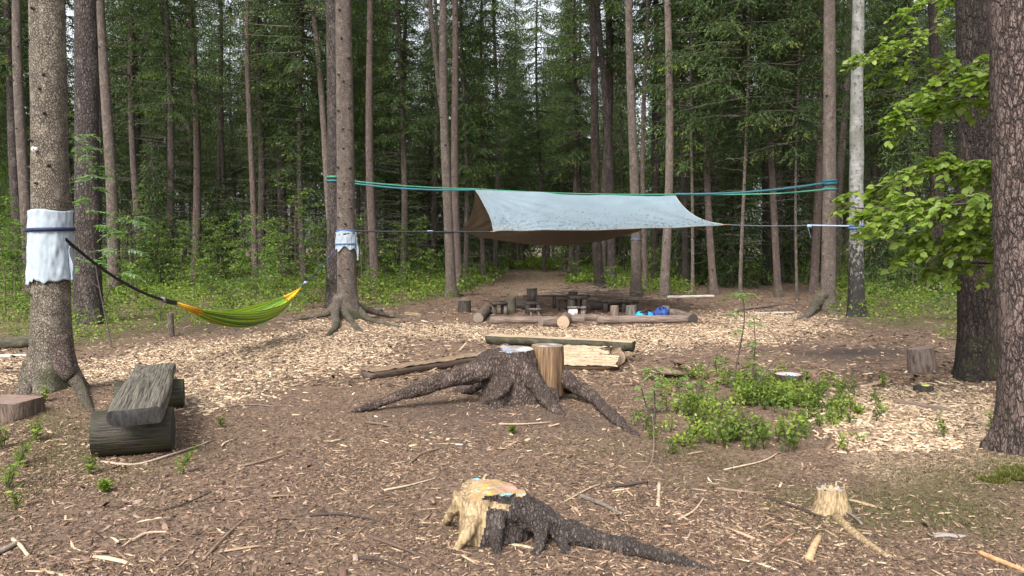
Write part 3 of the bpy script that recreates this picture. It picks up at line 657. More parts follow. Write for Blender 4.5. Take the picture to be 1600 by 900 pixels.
# ------------------------------------------------------------------ saplings and shrubs
LEAFV = np.array([(0, 0, 0), (.25, -.34, .05), (.62, -.36, .03), (1, 0, -.06), (.62, .36, .03), (.25, .34, .05), (.5, 0, -.02)], float)
LEAFF = np.array([(0, 1, 6), (1, 2, 6), (2, 3, 6), (3, 4, 6), (4, 5, 6), (5, 0, 6)])
def sapling(seed, H, spread, nb, nl, leaf, cols, droop=.1):
    rs = np.random.default_rng(seed); st = MB(); pos = []; rot = []; sc = []; col = []
    bend = rs.normal(size=2) * .06
    def stem(z): return np.array([bend[0] * z * z / H + .02 * math.sin(z * 3 + seed), bend[1] * z * z / H, z])
    st.tube([stem(H * t) for t in np.linspace(0, 1, 8)], list(np.linspace(.009 + .005 * H, .004, 8)), 5, False, col=(.09, .075, .055))
    for b in range(nb):
        t = .14 + .86 * (b + rs.random() * .6) / nb; q = stem(H * min(t, .99)); a = rs.uniform(0, 6.28); L = spread * (1 - .6 * t) * rs.uniform(.6, 1.2) + .08
        dv = np.array([math.cos(a), math.sin(a), rs.uniform(.1, .55)])
        def pt(s): return q + dv * s * L - np.array([0, 0, droop * 2 * s * s * L])
        st.tube([pt(0), pt(.5), pt(1)], [.006, .004, .002], 3, False, col=(.1, .085, .05))
        sd_ = np.array([-dv[1], dv[0], 0])
        for j in range(nl):
            s = rs.uniform(.2, 1.05); o_ = pt(s) + rs.normal(size=3) * np.array([.05, .05, .035]) + sd_ * rs.normal() * .1 * L
            pos.append(o_); rot.append((rs.normal() * .35, rs.normal() * .4 + .15, a + rs.normal() * .9)); l = leaf * rs.uniform(.6, 1.2); sc.append((l, l * .62, l))
            c = np.array(cols[rs.integers(len(cols))]) * rs.uniform(.75, 1.25); col.append(c)
    rot = np.array(rot); R = euler_R(rot[:, 0], rot[:, 1], rot[:, 2])
    V, f, C = scatter_arrays(DIA_V * np.array([1, 1.4, 1]), DIA_F, np.array(pos), R, np.array(sc), np.array(col))
    return st.mesh('stem', M['twig'], True), mesh_np('leaves', V, [f], C, False, [M['leaf']])
GREENS = [(.13, .2, .05), (.095, .16, .042), (.17, .25, .055), (.08, .135, .04)]
SAP = [sapling(1, 2.6, .95, 34, 26, .085, GREENS), sapling(2, 1.7, .8, 26, 26, .08, GREENS), sapling(3, 1.1, .6, 20, 24, .075, GREENS), sapling(4, 3.6, 1.2, 42, 28, .09, GREENS), sapling(5, .7, .45, 14, 20, .06, GREENS)]
def put_sap(k, px, py, label, group=None, sc=1.0, d=None, name='sapling'):
    g = G(px, py) if d is None else P(px, py, d); x, y = g.x, g.y
    r = thing(name, label, 'sapling', (x, y, gz(x, y)), (0, 0, rnd.uniform(0, 6.28)), group); r.scale = (sc,) * 3
    link('stem', SAP[k][0], r); link('leaves', SAP[k][1], r); return r
put_sap(3, 462, 470, 'tall bright green rowan bush left of the strapped trees', sc=.95)
for (k_, px_, py_, sc_q, lb_) in [(3, 250, 455, .75, 'leafy bush right of the crossing slim trunks'), (3, 340, 452, .7, 'leafy bush between the brown and thin trunks behind hammock'), (3, 25, 462, .9, 'leafy bush at the left photo edge behind the spruce'), (0, 415, 455, 1.0, 'leafy bush beside the tan rotten stump'), (3, 620, 448, .7, 'leafy bush between knotty spruces left of the tarp'), (0, 500, 470, .9, 'leafy bush touching the strapped pine'), (0, 1425, 462, 1.0, 'leafy bush between birch and dark pine'), (3, 205, 458, .8, 'tall leafy bush just right of the scaly pine'), (3, 300, 462, .7, 'tall leafy bush in front of the straight brown trunk'), (3, 385, 462, .75, 'tall leafy bush in front of the thin straight trunk'), (3, 565, 452, .8, 'tall leafy bush between knotty spruce and slim spruce'), (3, 655, 446, .8, 'tall leafy bush left of the mossy knotted spruce'), (3, 1135, 444, .7, 'tall leafy bush right behind the tarp corner')]:
    put_sap(k_, px_, py_, lb_, None, sc_q, None, 'leafy_bush')
put_sap(0, 438, 466, 'leafy bush close to the grey pine behind the hammock', sc=.8)
LB = 'small leafy sapling in the undergrowth at the forest edge'
for (k, px, py, sc) in [(1, 250, 452, 1.2), (1, 285, 458, 1.0), (0, 345, 448, 1.0), (1, 370, 455, 1.2), (2, 330, 470, 1.1), (2, 215, 470, 1.0), (0, 20, 470, 1.0), (1, 10, 500, 1.1), (0, -20, 450, 1.3), (2, 62, 500, 1.0), (1, 415, 462, .9), (2, 490, 482, 1.0),
                        (1, 600, 455, .9), (2, 625, 462, .9), (0, 640, 440, 1.0), (1, 670, 452, .8), (2, 575, 475, .8), (1, 560, 450, 1.0), (0, 745, 433, .8), (2, 735, 462, .8), (1, 1020, 448, 1.0), (2, 960, 456, .8), (0, 1065, 438, 1.0), (1, 1095, 440, 1.0),
                        (1, 1140, 442, 1.1), (2, 1180, 445, .9), (0, 1230, 438, 1.1), (2, 1260, 452, .9), (1, 1320, 450, 1.0), (2, 1385, 478, .9), (1, 1400, 455, 1.0), (1, 1440, 452, 1.0), (2, 1480, 500, .9), (2, 1560, 520, 1.1), (0, 1480, 440, 1.0), (3, 15, 440, 1.0), (1, 120, 470, 1.0), (1, 190, 452, 1.1), (2, 400, 478, .9), (2, 155, 500, 1.0), (4, 350, 488, 1.0), (4, 250, 500, 1.0), (2, 905, 440, .9), (1, 875, 431, 1.0), (1, 700, 440, .9)]:
    put_sap(k, px, py, LB, 'small saplings in the undergrowth', sc * rnd.uniform(.9, 1.1))
for (px, d, sc) in [(1012, 40, 1.55), (975, 42, 1.4), (905, 44, 1.3), (880, 50, 1.2), (1028, 46, 1.7), (30, 38, 1.6), (60, 36, 1.2), (0, 40, 1.7), (350, 36, 1.1), (640, 42, 1.2), (1130, 40, 1.1), (1320, 36, 1.1), (790, 48, 1.0), (410, 40, 1.3), (520, 38, 1.2), (1220, 42, 1.2), (270, 40, 1.4)]:
    put_sap(3, px, 420, 'tall bright green broadleaf tree far back between the trunks', 'broadleaf trees far back', sc, d, 'young_broadleaf_tree')

# ground cover of bilberry: one mass
def clump(rs, n, h, r, leaf):
    a = rs.uniform(0, 6.28, n); q = np.sqrt(rs.random(n)) * r; z = h * (.15 + .85 * rs.random(n) ** .7) * (1 - .35 * (q / r) ** 2)
    return np.stack([q * np.cos(a), q * np.sin(a), z], 1)
def cover(name, zn, n_cl, per, h, leaf, bounds, label, cat, seed, cols, ncut=.35, far=False):
    rs = np.random.default_rng(seed); x0, x1, y0, y1 = bounds; pts = []
    k = n_cl * 12; x = rs.uniform(x0, x1, k); y = y0 + (y1 - y0) * rs.random(k) ** (1.15 if far else 1.0)
    if far: x = x0 + (x1 - x0) * rs.random(k); ok = np.abs(x) < y * .75 + 2; x, y = x[ok], y[ok]
    m = zone(zn, x, y, .4, .6); nz_ = .5 + .5 * fbm2(x, y, .9 if far else 1.6, 90, 3) * (1 if far else 1.5)
    keep = (m * (nz_ * 1.3) > ncut + .25 * rs.random(len(x)))
    x, y = x[keep][:n_cl], y[keep][:n_cl]; z = hz(x, y); nc = len(x)
    hh = h * rs.uniform(.4, 1.2, nc) * (1 if far else np.clip(1 + 1.0 * fbm2(x, y, 1.3, 17, 2), .4, 1.7)); P_ = []; D_ = []; W_ = []; C_ = []
    for j in range(per):
        a = rs.uniform(0, 6.28, nc); q = np.sqrt(rs.random(nc)) * .17 * (hh / h + .4); zz = hh * (.1 + .9 * rs.random(nc) ** .6)
        sz = leaf * rs.uniform(.6, 1.3, nc) * np.clip(y / 12, 1, 4); e = rs.normal(size=(nc, 3)); e[:, 2] = np.abs(e[:, 2]) * .6; e /= np.linalg.norm(e, axis=1, keepdims=True)
        P_.append(np.stack([x + q * np.cos(a), y + q * np.sin(a), z + zz], 1)); D_.append(e * sz[:, None]); W_.append(sz * .62)
        ci = rs.integers(0, len(cols), nc); C_.append(np.array(cols)[ci] * (rs.uniform(.75, 1.25, nc) * (.65 + .5 * zz / hh))[:, None] if False else np.array(cols)[ci] * rs.uniform(.7, 1.3, nc)[:, None])
    V, f = slivers(np.concatenate(P_), np.concatenate(D_), np.concatenate(W_), rs)
    C = np.repeat(np.concatenate(C_), 4, 0)
    b = MB(); b.add(V, f, C)
    if not far:
        for j in range(nc):
            for q in range(2):
                o_ = np.array([x[j], y[j], z[j]]); e = np.array([rs.normal() * .08, rs.normal() * .08, hh[j] * .85]); b.tube([o_ - (0, 0, .02), o_ + e * .5, o_ + e], [.0028, .002, .001], 3, False, col=(.07, .075, .03))
    return link(name, b.mesh(name, M['leaf'], False), None, label, cat, None, 'stuff')
BIL = [(.17, .235, .042), (.125, .185, .038), (.22, .285, .05), (.1, .15, .038)]
cover('ground_cover', 'veg', 17000, 26, .36, .045, (-55, 55, 12, 85), 'green bilberry ground cover between the trees around the clearing', 'ground cover', 3, BIL, .2, True)

# small single plants
def small_plant(seed, h, nst, leaf, cols=BIL):
    rs = np.random.default_rng(seed); b = MB(); pos = []; rot = []; sc = []; col = []; st = MB()
    for s in range(nst):
        a = rs.uniform(0, 6.28); tilt = rs.uniform(.1, .5); L = h * rs.uniform(.6, 1.1); dv = np.array([math.cos(a) * tilt, math.sin(a) * tilt, 1.0])
        st.tube([(0, 0, -.02), dv * L * .5, dv * L], [.004, .003, .0015], 4, False, col=(.08, .09, .03))
        for j in range(11):
            t = .25 + .78 * j / 10; pos.append(dv * L * t); az = a + j * 2.4; rot.append((rs.normal() * .3, -.35 + rs.normal() * .3, az)); l = leaf * rs.uniform(.7, 1.2); sc.append((l, l * .6, l)); col.append(np.array(cols[rs.integers(len(cols))]) * rs.uniform(.8, 1.3))
    rot = np.array(rot); V, f, C = scatter_arrays(LEAFV, LEAFF, np.array(pos), euler_R(rot[:, 0], rot[:, 1], rot[:, 2]), np.array(sc), np.array(col))
    return st.mesh('stem', M['twig'], True), mesh_np('leaves', V, [f], C, False, [M['leaf']])
SPL = [small_plant(1, .19, 4, .045), small_plant(2, .13, 4, .042), small_plant(3, .07, 8, .045)]
for (k, px, py, sc, lab) in [(0, 283, 742, 1.0, 'upright green seedling in front of the log bench'), (1, 140, 738, 1.0, 'small green seedling at the left foot of the log bench'), (2, 165, 768, 1.0, 'flat rosette of green leaves in front of the log bench'),
                             (0, 10, 760, 1.2, 'green bilberry plant at the left photo edge, lower one'), (0, 28, 725, 1.1, 'green bilberry plant at the left edge, below the wooden block'), (1, 55, 690, 1.2, 'small green plant right under the wooden block'), (1, 25, 796, .9, 'lowest small green plant at the left edge'),
                             (1, 70, 640, 1.1, 'tuft of green at the foot of the cloth wrapped spruce'), (1, 345, 668, .8, 'tiny green seedling right of the log bench'), (2, 800, 682, .8, 'tiny tuft of green in front of the central stump'), (0, 1475, 690, 1.0, 'slim green seedling on the pale wood chips'),
                             (1, 1550, 672, 1.1, 'green seedling beside the right edge pine'), (0, 1380, 605, 1.1, 'green weed left of the leaning grey stump'), (0, 270, 612, .8, 'seedling peeping up beside the bench far support'), (0, 5, 700, 1.3, 'taller green plant at the left edge beside the block')]:
    g = gp(px, py); r = thing('seedling', lab, 'plant', g, (0, 0, px * .37)); r.scale = (sc,) * 3; link('stem', SPL[k][0], r); link('leaves', SPL[k][1], r)

# bilberry patch: upright leafy sprigs, one mass
def sprig_patch(n, seed):
    rs = np.random.default_rng(seed); x = rs.uniform(1, 5.2, n * 14); y = rs.uniform(6, 10.5, n * 14)
    m_ = zone('bush', x, y, .4, .45) * np.clip(.45 + 1.7 * fbm2(x, y, 1.9, 90, 3), 0.03, 1); k = rs.random(len(x)) < m_; x, y = x[k][:n], y[k][:n]; z = hz(x, y); pos = []; dr = []; wd = []; col = []; st = MB()
    tall = np.clip(1 + .9 * fbm2(x, y, 1.1, 17, 2), .5, 1.7)
    for a in range(len(x)):
        h = .165 * tall[a] * rs.uniform(.5, 1.25); tone = rs.uniform(.75, 1.3); o_ = np.array([x[a], y[a], z[a]]); base_c = np.array(BIL[rs.integers(4)])
        for s_ in range(rs.integers(2, 5)):
            an = rs.uniform(0, 6.28); tl_ = rs.uniform(.15, .7); dv = np.array([math.cos(an) * tl_, math.sin(an) * tl_, 1.]); L = h * rs.uniform(.6, 1.15); st.tube([o_ - (0, 0, .02), o_ + dv * L * .5, o_ + dv * L], [.003, .0022, .001], 3, False, col=(.07, .07, .03))
            for j_ in range(int(8 + L * 40)):
                t_ = rs.uniform(.25, 1.05); e = rs.normal(size=3); e[2] = e[2] * .5 + .3; e /= np.linalg.norm(e); l = rs.uniform(.022, .045); pos.append(o_ + dv * L * t_ + e * .012); dr.append(e * l); wd.append(l * .6); col.append(base_c * tone * rs.uniform(.8, 1.25))
    V, f = slivers(pos, dr, np.array(wd), rs); st.add(V, f, np.repeat(np.array(col), 4, 0)); link('bilberry_patch', st.mesh('bilberry_patch', M['leaf'], False), None, 'bright green bilberry patch right of the central stump', 'bilberry', None, 'stuff')
sprig_patch(290, 4)

# rowan saplings (pinnate leaves)
def rowan(label, base, stems, seed, leafs=.16, cols=[(.15, .25, .07), (.12, .21, .06), (.18, .28, .085)], name='rowan_sapling', dens=1.0):
    rs = np.random.default_rng(seed); root = thing(name, label, 'sapling', base); st = MB(); pos = []; rot = []; sc = []; col = []
    for path, tl in stems:
        pp = bez([Vector(q) - base for q in path], 14); st.tube(pp, list(np.linspace(.011, .004, 15)), 5, False, col=(.06, .045, .04))
        for t in tl:
            q = pp[min(14, int(round(t * 14)))]
            for k in range(max(1, int(rs.integers(2, 4) * dens))):
                a = rs.uniform(0, 6.28); L = leafs * rs.uniform(.7, 1.15); dv = np.array([math.cos(a), math.sin(a), rs.uniform(.05, .5)]); sd_ = np.array([-math.sin(a), math.cos(a), 0])
                def pt(s): return np.array(q) + dv * s * L - np.array([0, 0, .5 * s * s * L])
                st.tube([pt(0), pt(.5), pt(1)], [.002, .0015, .001], 3, False, col=(.1, .13, .05)); g = rs.uniform(.8, 1.25); cc = np.array(cols[rs.integers(len(cols))]) * g
                for j in range(6):
                    s = .25 + .75 * j / 5; w = L * .42 * (1 - abs(s - .6) * .6)
                    for sg in ((-1, 1) if j < 5 else (0,)):
                        pos.append(pt(s)); rot.append((rs.normal() * .15, .2 + rs.normal() * .2, a + sg * 1.05)); sc.append((w, w * .42, w)); col.append(cc * rs.uniform(.85, 1.15))
    rot = np.array(rot); V, f, C = scatter_arrays(LEAFV, LEAFF, np.array(pos), euler_R(rot[:, 0], rot[:, 1], rot[:, 2]), np.array(sc), np.array(col))
    link('stem', st.mesh('stem', M['twig'], True), root); link('leaves', mesh_np('leaves', V, [f], C, False, [M['leaf']]), root); return root
d0 = G(1150, 605).y
rowan('tallest slim rowan sapling in the bilberry patch', gp(1142, 610), [([gp(1142, 610), P(1153, 560, d0), P(1163, 500, d0), P(1160, 458, d0)], (.45, .55, .62, .72, .8, .9, .97, 1, 1))], 1, .2, dens=.8)
rowan('second slim rowan sapling in the patch with drooping leaves', gp(1175, 607), [([gp(1175, 607), P(1177, 575, d0), P(1180, 540, d0), P(1178, 495, d0)], (.3, .35, .5, .6, .75, .95))], 2, .18, dens=.8)
rowan('rowan shoots at the left side of the bilberry patch', gp(1085, 640), [([gp(1085, 640), P(1095, 600, 8.2), P(1112, 560, 8.3)], (.2, .3, .5, .97)), ([gp(1085, 640), P(1080, 615, 8.1), P(1078, 590, 8.1)], (.5, .8, 1))], 3, .19)
rowan('bushy rowan seedling standing left of the bilberry patch', gp(1022, 662), [([gp(1022, 662), P(1023, 630, 7.5), P(1022, 600, 7.4)], (.5, .6, .7, .8, .9, 1, 1)), ([gp(1022, 662), P(1010, 635, 7.4), P(1002, 605, 7.3)], (.8, 1))], 4, .1, dens=1.6)
rowan('feathery green leaves at the edge of the flat board', gp(1040, 600), [([gp(1040, 600), P(1030, 588, 9.3), P(1024, 576, 9.3)], (.3, .6, .9, 1))], 5, .19)
rowan('pale rowan sapling growing in front of the scaly pine', gp(175, 545), [([gp(175, 545), P(150, 420, 14), P(140, 330, 14), P(135, 270, 14), P(116, 215, 14)], (.3, .4, .5, .58, .65, .72, .8, .86, .93, 1)), ([P(160, 480, 14), P(185, 420, 14.2), P(200, 370, 14.4), P(205, 340, 14.4)], (.3, .5, .7, .9, 1)), ([P(155, 450, 14), P(120, 420, 14), P(95, 400, 14)], (.5, .9))], 6, .42, [(.16, .26, .14), (.13, .22, .12), (.19, .3, .16)])
# long bare arching branch over the patch
bb = MB(); bb.tube(bez([gp(1105, 642), P(1170, 612, 8.2), P(1205, 570, 8.4), P(1230, 540, 8.6), P(1275, 505, 8.8)], 18), list(np.linspace(.009, .002, 19)), 6, True, 3, .1, col=(.06, .05, .042))
bb.tube([P(1222, 548, 8.5), P(1212, 528, 8.5), P(1195, 505, 8.5)], [.004, .003, .001], 4, False, col=(.06, .05, .042)); bb.tube([P(1247, 527, 8.7), P(1262, 528, 8.7), P(1270, 545, 8.7)], [.003, .002, .001], 4, False, col=(.06, .05, .042))
link('bare_branch', bb.mesh('bare_branch', M['twig']), None, 'thin bare branch arching over the bilberry patch', 'branch')

# ------------------------------------------------------------------ beeches at right
def leaf_obj_mesh(i, c):
    V = LEAFV * np.array([1, .95, 1.2]); return mesh_np('leaf', V, [LEAFF], np.repeat(np.array([c]), 7, 0), False, [M['leaf']])
LEAFM = [leaf_obj_mesh(i, c) for i, c in enumerate([(.21, .29, .05), (.17, .25, .042), (.26, .34, .075), (.14, .21, .04), (.23, .31, .1), (.29, .37, .1)])]
def beech(label, trunk_px, d, r, sprays, seed, leaf=.08, nind=300):
    rs = np.random.default_rng(seed); b = P(trunk_px, 500, d); root = thing('beech_tree', label, 'tree', (b.x, d, gz(b.x, d)))
    base = root.location.copy()
    me, cen, rad = trunk_mesh('trunk', r, 14, (0.01, .02), M['old_grey'], 16, 30, .4, (), .03, seed, .5, .2); link('trunk', me, root)
    pos = []; rot = []; sc = []; br = MB()
    for (pts, width, nl, tw) in sprays:
        path = [base + Vector((0, 0, pts[0] - base.z))] + [P(*q) for q in pts[1]]
        pp = bez(path, 24); br.tube([q - base for q in pp], list(np.linspace(.022, .003, 25)), 6, False, col=(.08, .07, .055))
        start = 6
        for k in range(int(tw * 1.9)):
            t = rs.uniform(.3, 1.0); i0 = min(23, int(t * 24)); q = pp[i0] + Vector((0, 0, rs.normal() * .07)); tg = (pp[i0 + 1] - pp[i0]).normalized()
            sd_ = tg.cross(Vector((0, 0, 1))).normalized() * rs.choice([-1, 1]); L = width * (1.15 - .7 * t) * rs.uniform(.5, 1.1)
            dv = (sd_ * .8 + tg * .75 + Vector((0, 0, rs.uniform(-.36, .12)))).normalized()
            e = q + dv * L - Vector((0, 0, .12 * L)); br.tube([q - base, (q + e) / 2 + Vector((0, 0, .04)) - base, e - base], [.005, .003, .0015], 4, False, col=(.09, .075, .05))
            for j in range(nl):
                s = (j + .7) / nl; o_ = q.lerp(e, s) + Vector((0, 0, .04 * (1 - abs(2 * s - 1)))); sg = 1 if j % 2 else -1
                dh = (dv + dv.cross(Vector((0, 0, 1))) * sg * .75).normalized()
                pos.append(o_ - base); rot.append((rs.normal() * .45, .36 + rs.normal() * .32, math.atan2(dh.y, dh.x) + rs.normal() * .2)); l = leaf * rs.uniform(.7, 1.2); sc.append((l, l * .92, l))
    link('branches', br.mesh('branches', M['twig'], True), root)
    order = sorted(range(len(pos)), key=lambda i: (pos[i] + base).y); ind = set(order[:nind])
    P2 = []; 
    for i in range(len(pos)):
        if i in ind: link('leaf', LEAFM[rs.integers(6)], root, loc=pos[i], rot=rot[i], scale=sc[i])
    rest = [i for i in range(len(pos)) if i not in ind]
    if rest:
        rr = np.array([rot[i] for i in rest]); cc = np.array([(.19, .27, .048), (.15, .23, .042), (.24, .32, .07)])[rs.integers(0, 3, len(rest))]
        V, f, C = scatter_arrays(LEAFV, LEAFF, np.array([tuple(pos[i]) for i in rest]), euler_R(rr[:, 0], rr[:, 1], rr[:, 2]), np.array([sc[i] for i in rest]), cc)
        link('foliage', mesh_np('foliage', V, [f], C, False, [M['leaf']]), root, kind='stuff')
    return root
beech('beech reaching in from the right with two broad leafy sprays', 1720, 7.6, .08, [
    ((2.9, [(1600, 170, 7.5), (1530, 150, 7.5), (1450, 165, 7.5), (1380, 190, 7.4)]), .42, 9, 30),
    ((2.7, [(1600, 130, 7.2), (1545, 112, 7.2), (1500, 118, 7.2), (1440, 150, 7.1)]), .34, 8, 20),
    ((2.1, [(1610, 300, 7.3), (1540, 265, 7.3), (1440, 265, 7.4), (1370, 300, 7.4)]), .5, 10, 34),
    ((2.0, [(1610, 350, 7.0), (1540, 320, 7.0), (1450, 325, 7.0), (1350, 350, 7.1)]), .55, 10, 40),
    ((1.9, [(1610, 400, 7.2), (1550, 375, 7.2), (1480, 375, 7.2), (1400, 395, 7.2)]), .5, 10, 34),
    ((1.7, [(1610, 440, 7.4), (1560, 415, 7.4), (1500, 412, 7.4), (1455, 428, 7.4)]), .34, 8, 18),
    ((2.0, [(1500, 330, 7.9), (1400, 325, 8.0), (1340, 325, 8.0), (1290, 308, 8.0)]), .22, 7, 12)], 3, .085)
beech('second beech whose upper spray shows left of the dark pine', 1700, 10.6, .08, [
    ((4.6, [(1560, 30, 10.6), (1480, 35, 10.5), (1410, 70, 10.4), (1325, 95, 10.3)]), .5, 9, 30),
    ((4.8, [(1560, 0, 10.8), (1500, -10, 10.8), (1450, 5, 10.7), (1400, 30, 10.6)]), .45, 9, 20),
    ((4.2, [(1570, 90, 10.8), (1500, 95, 10.7), (1430, 110, 10.6), (1362, 120, 10.5)]), .4, 9, 22)], 4, .085, 290)


# ------------------------------------------------------------------ logs, stumps, benches
def disc_V(r, n, rough=.0, seed=0):
    th = np.linspace(0, 2 * np.pi, n, endpoint=False); return np.stack([r * np.cos(th), r * np.sin(th), 0 * th], 1)
def log_parts(name, p0, p1, r0, r1, bark, end, parent=None, label=None, cat=None, group=None, seed=0, segs=28, rough=.05, endname='cut_end', one_end=False, bevel=.12):
    """a round log from p0 to p1: bark mesh, cut ends as children; local z along the log"""
    p0 = Vector(p0); p1 = Vector(p1); L = (p1 - p0).length; q = (p1 - p0).to_track_quat('Z', 'Y')
    n = max(6, int(L / .08)); zs = np.linspace(0, L, n); th = np.linspace(0, 2 * np.pi, segs, endpoint=False)
    Z, T = np.meshgrid(zs, th, indexing='ij'); R = r0 + (r1 - r0) * Z / L
    C_, S_ = np.cos(T), np.sin(T)
    nz_ = vn3(np.stack([C_.ravel() * 1.6 + seed * 5.1, S_.ravel() * 1.6, Z.ravel() * 2.5], 1), seed).reshape(Z.shape) * rough + vn3(np.stack([C_.ravel() * 7 + seed, S_.ravel() * 7, Z.ravel() * 9], 1), seed + 2).reshape(Z.shape) * rough * .5
    R = R * (1 + nz_); R[0] *= 1 - bevel * .25; R[-1] *= 1 - bevel * .25
    V = np.stack([R * C_, R * S_, Z], -1).reshape(-1, 3)
    i = np.arange(n - 1)[:, None] * segs; k = np.arange(segs)[None]; k2 = (k + 1) % segs
    fq = np.stack([i + k, i + k2, i + segs + k2, i + segs + k], -1).reshape(-1, 4)
    o = link(name, mesh_np(name, V, [fq], np.ones((len(V), 3)), True, [M[bark]]), parent, label, cat, group); o.location = p0 if parent is None else p0 - parent.location
    o.rotation_euler = q.to_euler()
    for e, row in ((0, 0), (1, n - 1)):
        rim = V[row * segs:(row + 1) * segs].copy(); zc = zs[row]; rim[:, 2] = 0; c = rim.mean(0)
        inner = rim * .6; inner[:, 2] = (.004 if e else -.004)
        VV = np.concatenate([rim, inner, c[None] + np.array([[0, 0, .006 if e else -.006]])]); a = np.arange(segs); b_ = (a + 1) % segs
        f4 = np.stack([a, b_, b_ + segs, a + segs], 1); f3 = np.stack([a + segs, b_ + segs, np.full(segs, 2 * segs)], 1)
        if not e: f4 = f4[:, ::-1]; f3 = f3[:, ::-1]
        link(endname, mesh_np('cut_end', VV, [f4, f3], np.ones((len(VV), 3)), True, [M[end] if isinstance(end, str) else M[end[e]]]), o, loc=(0, 0, zc))
    return o
def stump(name, label, px, py, r, h, bark, top, seed=0, tilt=(0, 0), cat='stump', group=None, taper=.92):
    g = gp(px, py); d = Vector((tilt[0], tilt[1], 1)).normalized()
    return log_parts(name, g - d * .06, g + d * h, r, r * taper, bark, ('end_dark', top), None, label, cat, group, seed, endname='cut_face')

def organic(name, mb, vox, mat, smooth_it=3, disp=.01, dscale=14, seed=0):
    me = mb.mesh('tmp', None); o = bpy.data.objects.new('tmp', me); COL.objects.link(o)
    md = o.modifiers.new('r', 'REMESH'); md.mode = 'VOXEL'; md.voxel_size = vox
    ms = o.modifiers.new('s', 'SMOOTH'); ms.iterations = smooth_it; ms.factor = .6
    dg = bpy.context.evaluated_depsgraph_get(); ev = o.evaluated_get(dg); m2 = bpy.data.meshes.new_from_object(ev)
    n = len(m2.vertices); V = np.empty(n * 3, np.float32); m2.vertices.foreach_get('co', V); V = V.reshape(-1, 3).astype(float)
    Nn = np.empty(n * 3, np.float32); m2.vertices.foreach_get('normal', Nn); Nn = Nn.reshape(-1, 3)
    V = V + Nn * (disp * vn3(V * dscale, seed) + disp * .6 * vn3(V * dscale * 2.7, seed + 4))[:, None]
    nl = len(m2.loops); npoly = len(m2.polygons); li = np.empty(nl, np.int32); m2.loops.foreach_get('vertex_index', li)
    tot = np.empty(npoly, np.int32); m2.polygons.foreach_get('loop_total', tot); st = np.empty(npoly, np.int32); m2.polygons.foreach_get('loop_start', st)
    q = tot == 4; Fq = li[st[q][:, None] + np.arange(4)[None]]
    bpy.data.objects.remove(o); bpy.data.meshes.remove(m2); bpy.data.meshes.remove(me)
    return V, Fq
def split_parts(V, Fq, chains, thr):
    """assign each face to body (-1) or chain index by nearest chain sample beyond thr"""
    c = V[Fq].mean(1); best = np.full(len(c), 1e9); idx = np.full(len(c), -1)
    for k, (pts, start) in enumerate(chains):
        A = np.array([tuple(p) for p in pts]); D = np.linalg.norm(c[:, None] - A[None], axis=2); j = D.argmin(1); dm = D.min(1)
        ok = (j >= start) & (dm < thr) & (dm < best); best[ok] = dm[ok]; idx[ok] = k
    return idx
def sub(V, F_):
    u, inv = np.unique(F_, return_inverse=True); return V[u], inv.reshape(F_.shape)

paint_n = [0]
def paint_mat(base, patches, scale=5.0, rough=.7):
    m, nt, b, o = newmat('painted_wood_%d' % paint_n[0]); paint_n[0] += 1
    c = base
    v = coords(nt)
    fine = tex(nt, 'ShaderNodeTexNoise', v, 0, Scale=70.0, Detail=4.0); c = mixc(nt, fine, tuple(x * .6 for x in base), tuple(min(1, x * 1.35) for x in base))
    for k, (col, th) in enumerate(patches):
        mp = nt.nodes.new('ShaderNodeMapping'); mp.inputs['Location'].default_value = (k * 3.7, k * 1.9, k * .7); mp.inputs['Scale'].default_value = (scale,) * 3; nt.links.new(v, mp.inputs[0])
        n = tex(nt, 'ShaderNodeTexNoise', mp.outputs[0], 0, Scale=1.0, Detail=4.0, Roughness=.6)
        c = mixc(nt, ramp(nt, math_(nt, 'ADD', n, math_(nt, 'MULTIPLY', math_(nt, 'SUBTRACT', fine, .5), .3)), [(th, (0, 0, 0)), (th + .06, (.9, .9, .9))]), c, col)
    nt.links.new(c, b.inputs['Base Color']); b.inputs['Roughness'].default_value = rough; bump(nt, b, fine, .3, .003); return m
M['stump_top_paint'] = paint_mat((.2, .18, .165), [((.42, .44, .47), .5), ((.22, .3, .48), .6)])
M['block_top'] = paint_mat((.2, .155, .115), [((.34, .37, .41), .54), ((.14, .11, .08), .56)], 7)
M['rainbow_top'] = paint_mat((.3, .2, .1), [((.4, .2, .2), .56), ((.5, .36, .05), .62), ((.16, .42, .5), .56), ((.1, .34, .2), .66), ((.25, .08, .2), .66)], 10)
M['disc_top'] = paint_mat((.42, .38, .38), [((.5, .24, .32), .5), ((.3, .5, .75), .52), ((.7, .65, .3), .6)], 9)
M['blue_top'] = paint_mat((.36, .27, .16), [((.17, .21, .28), .5)], 16)

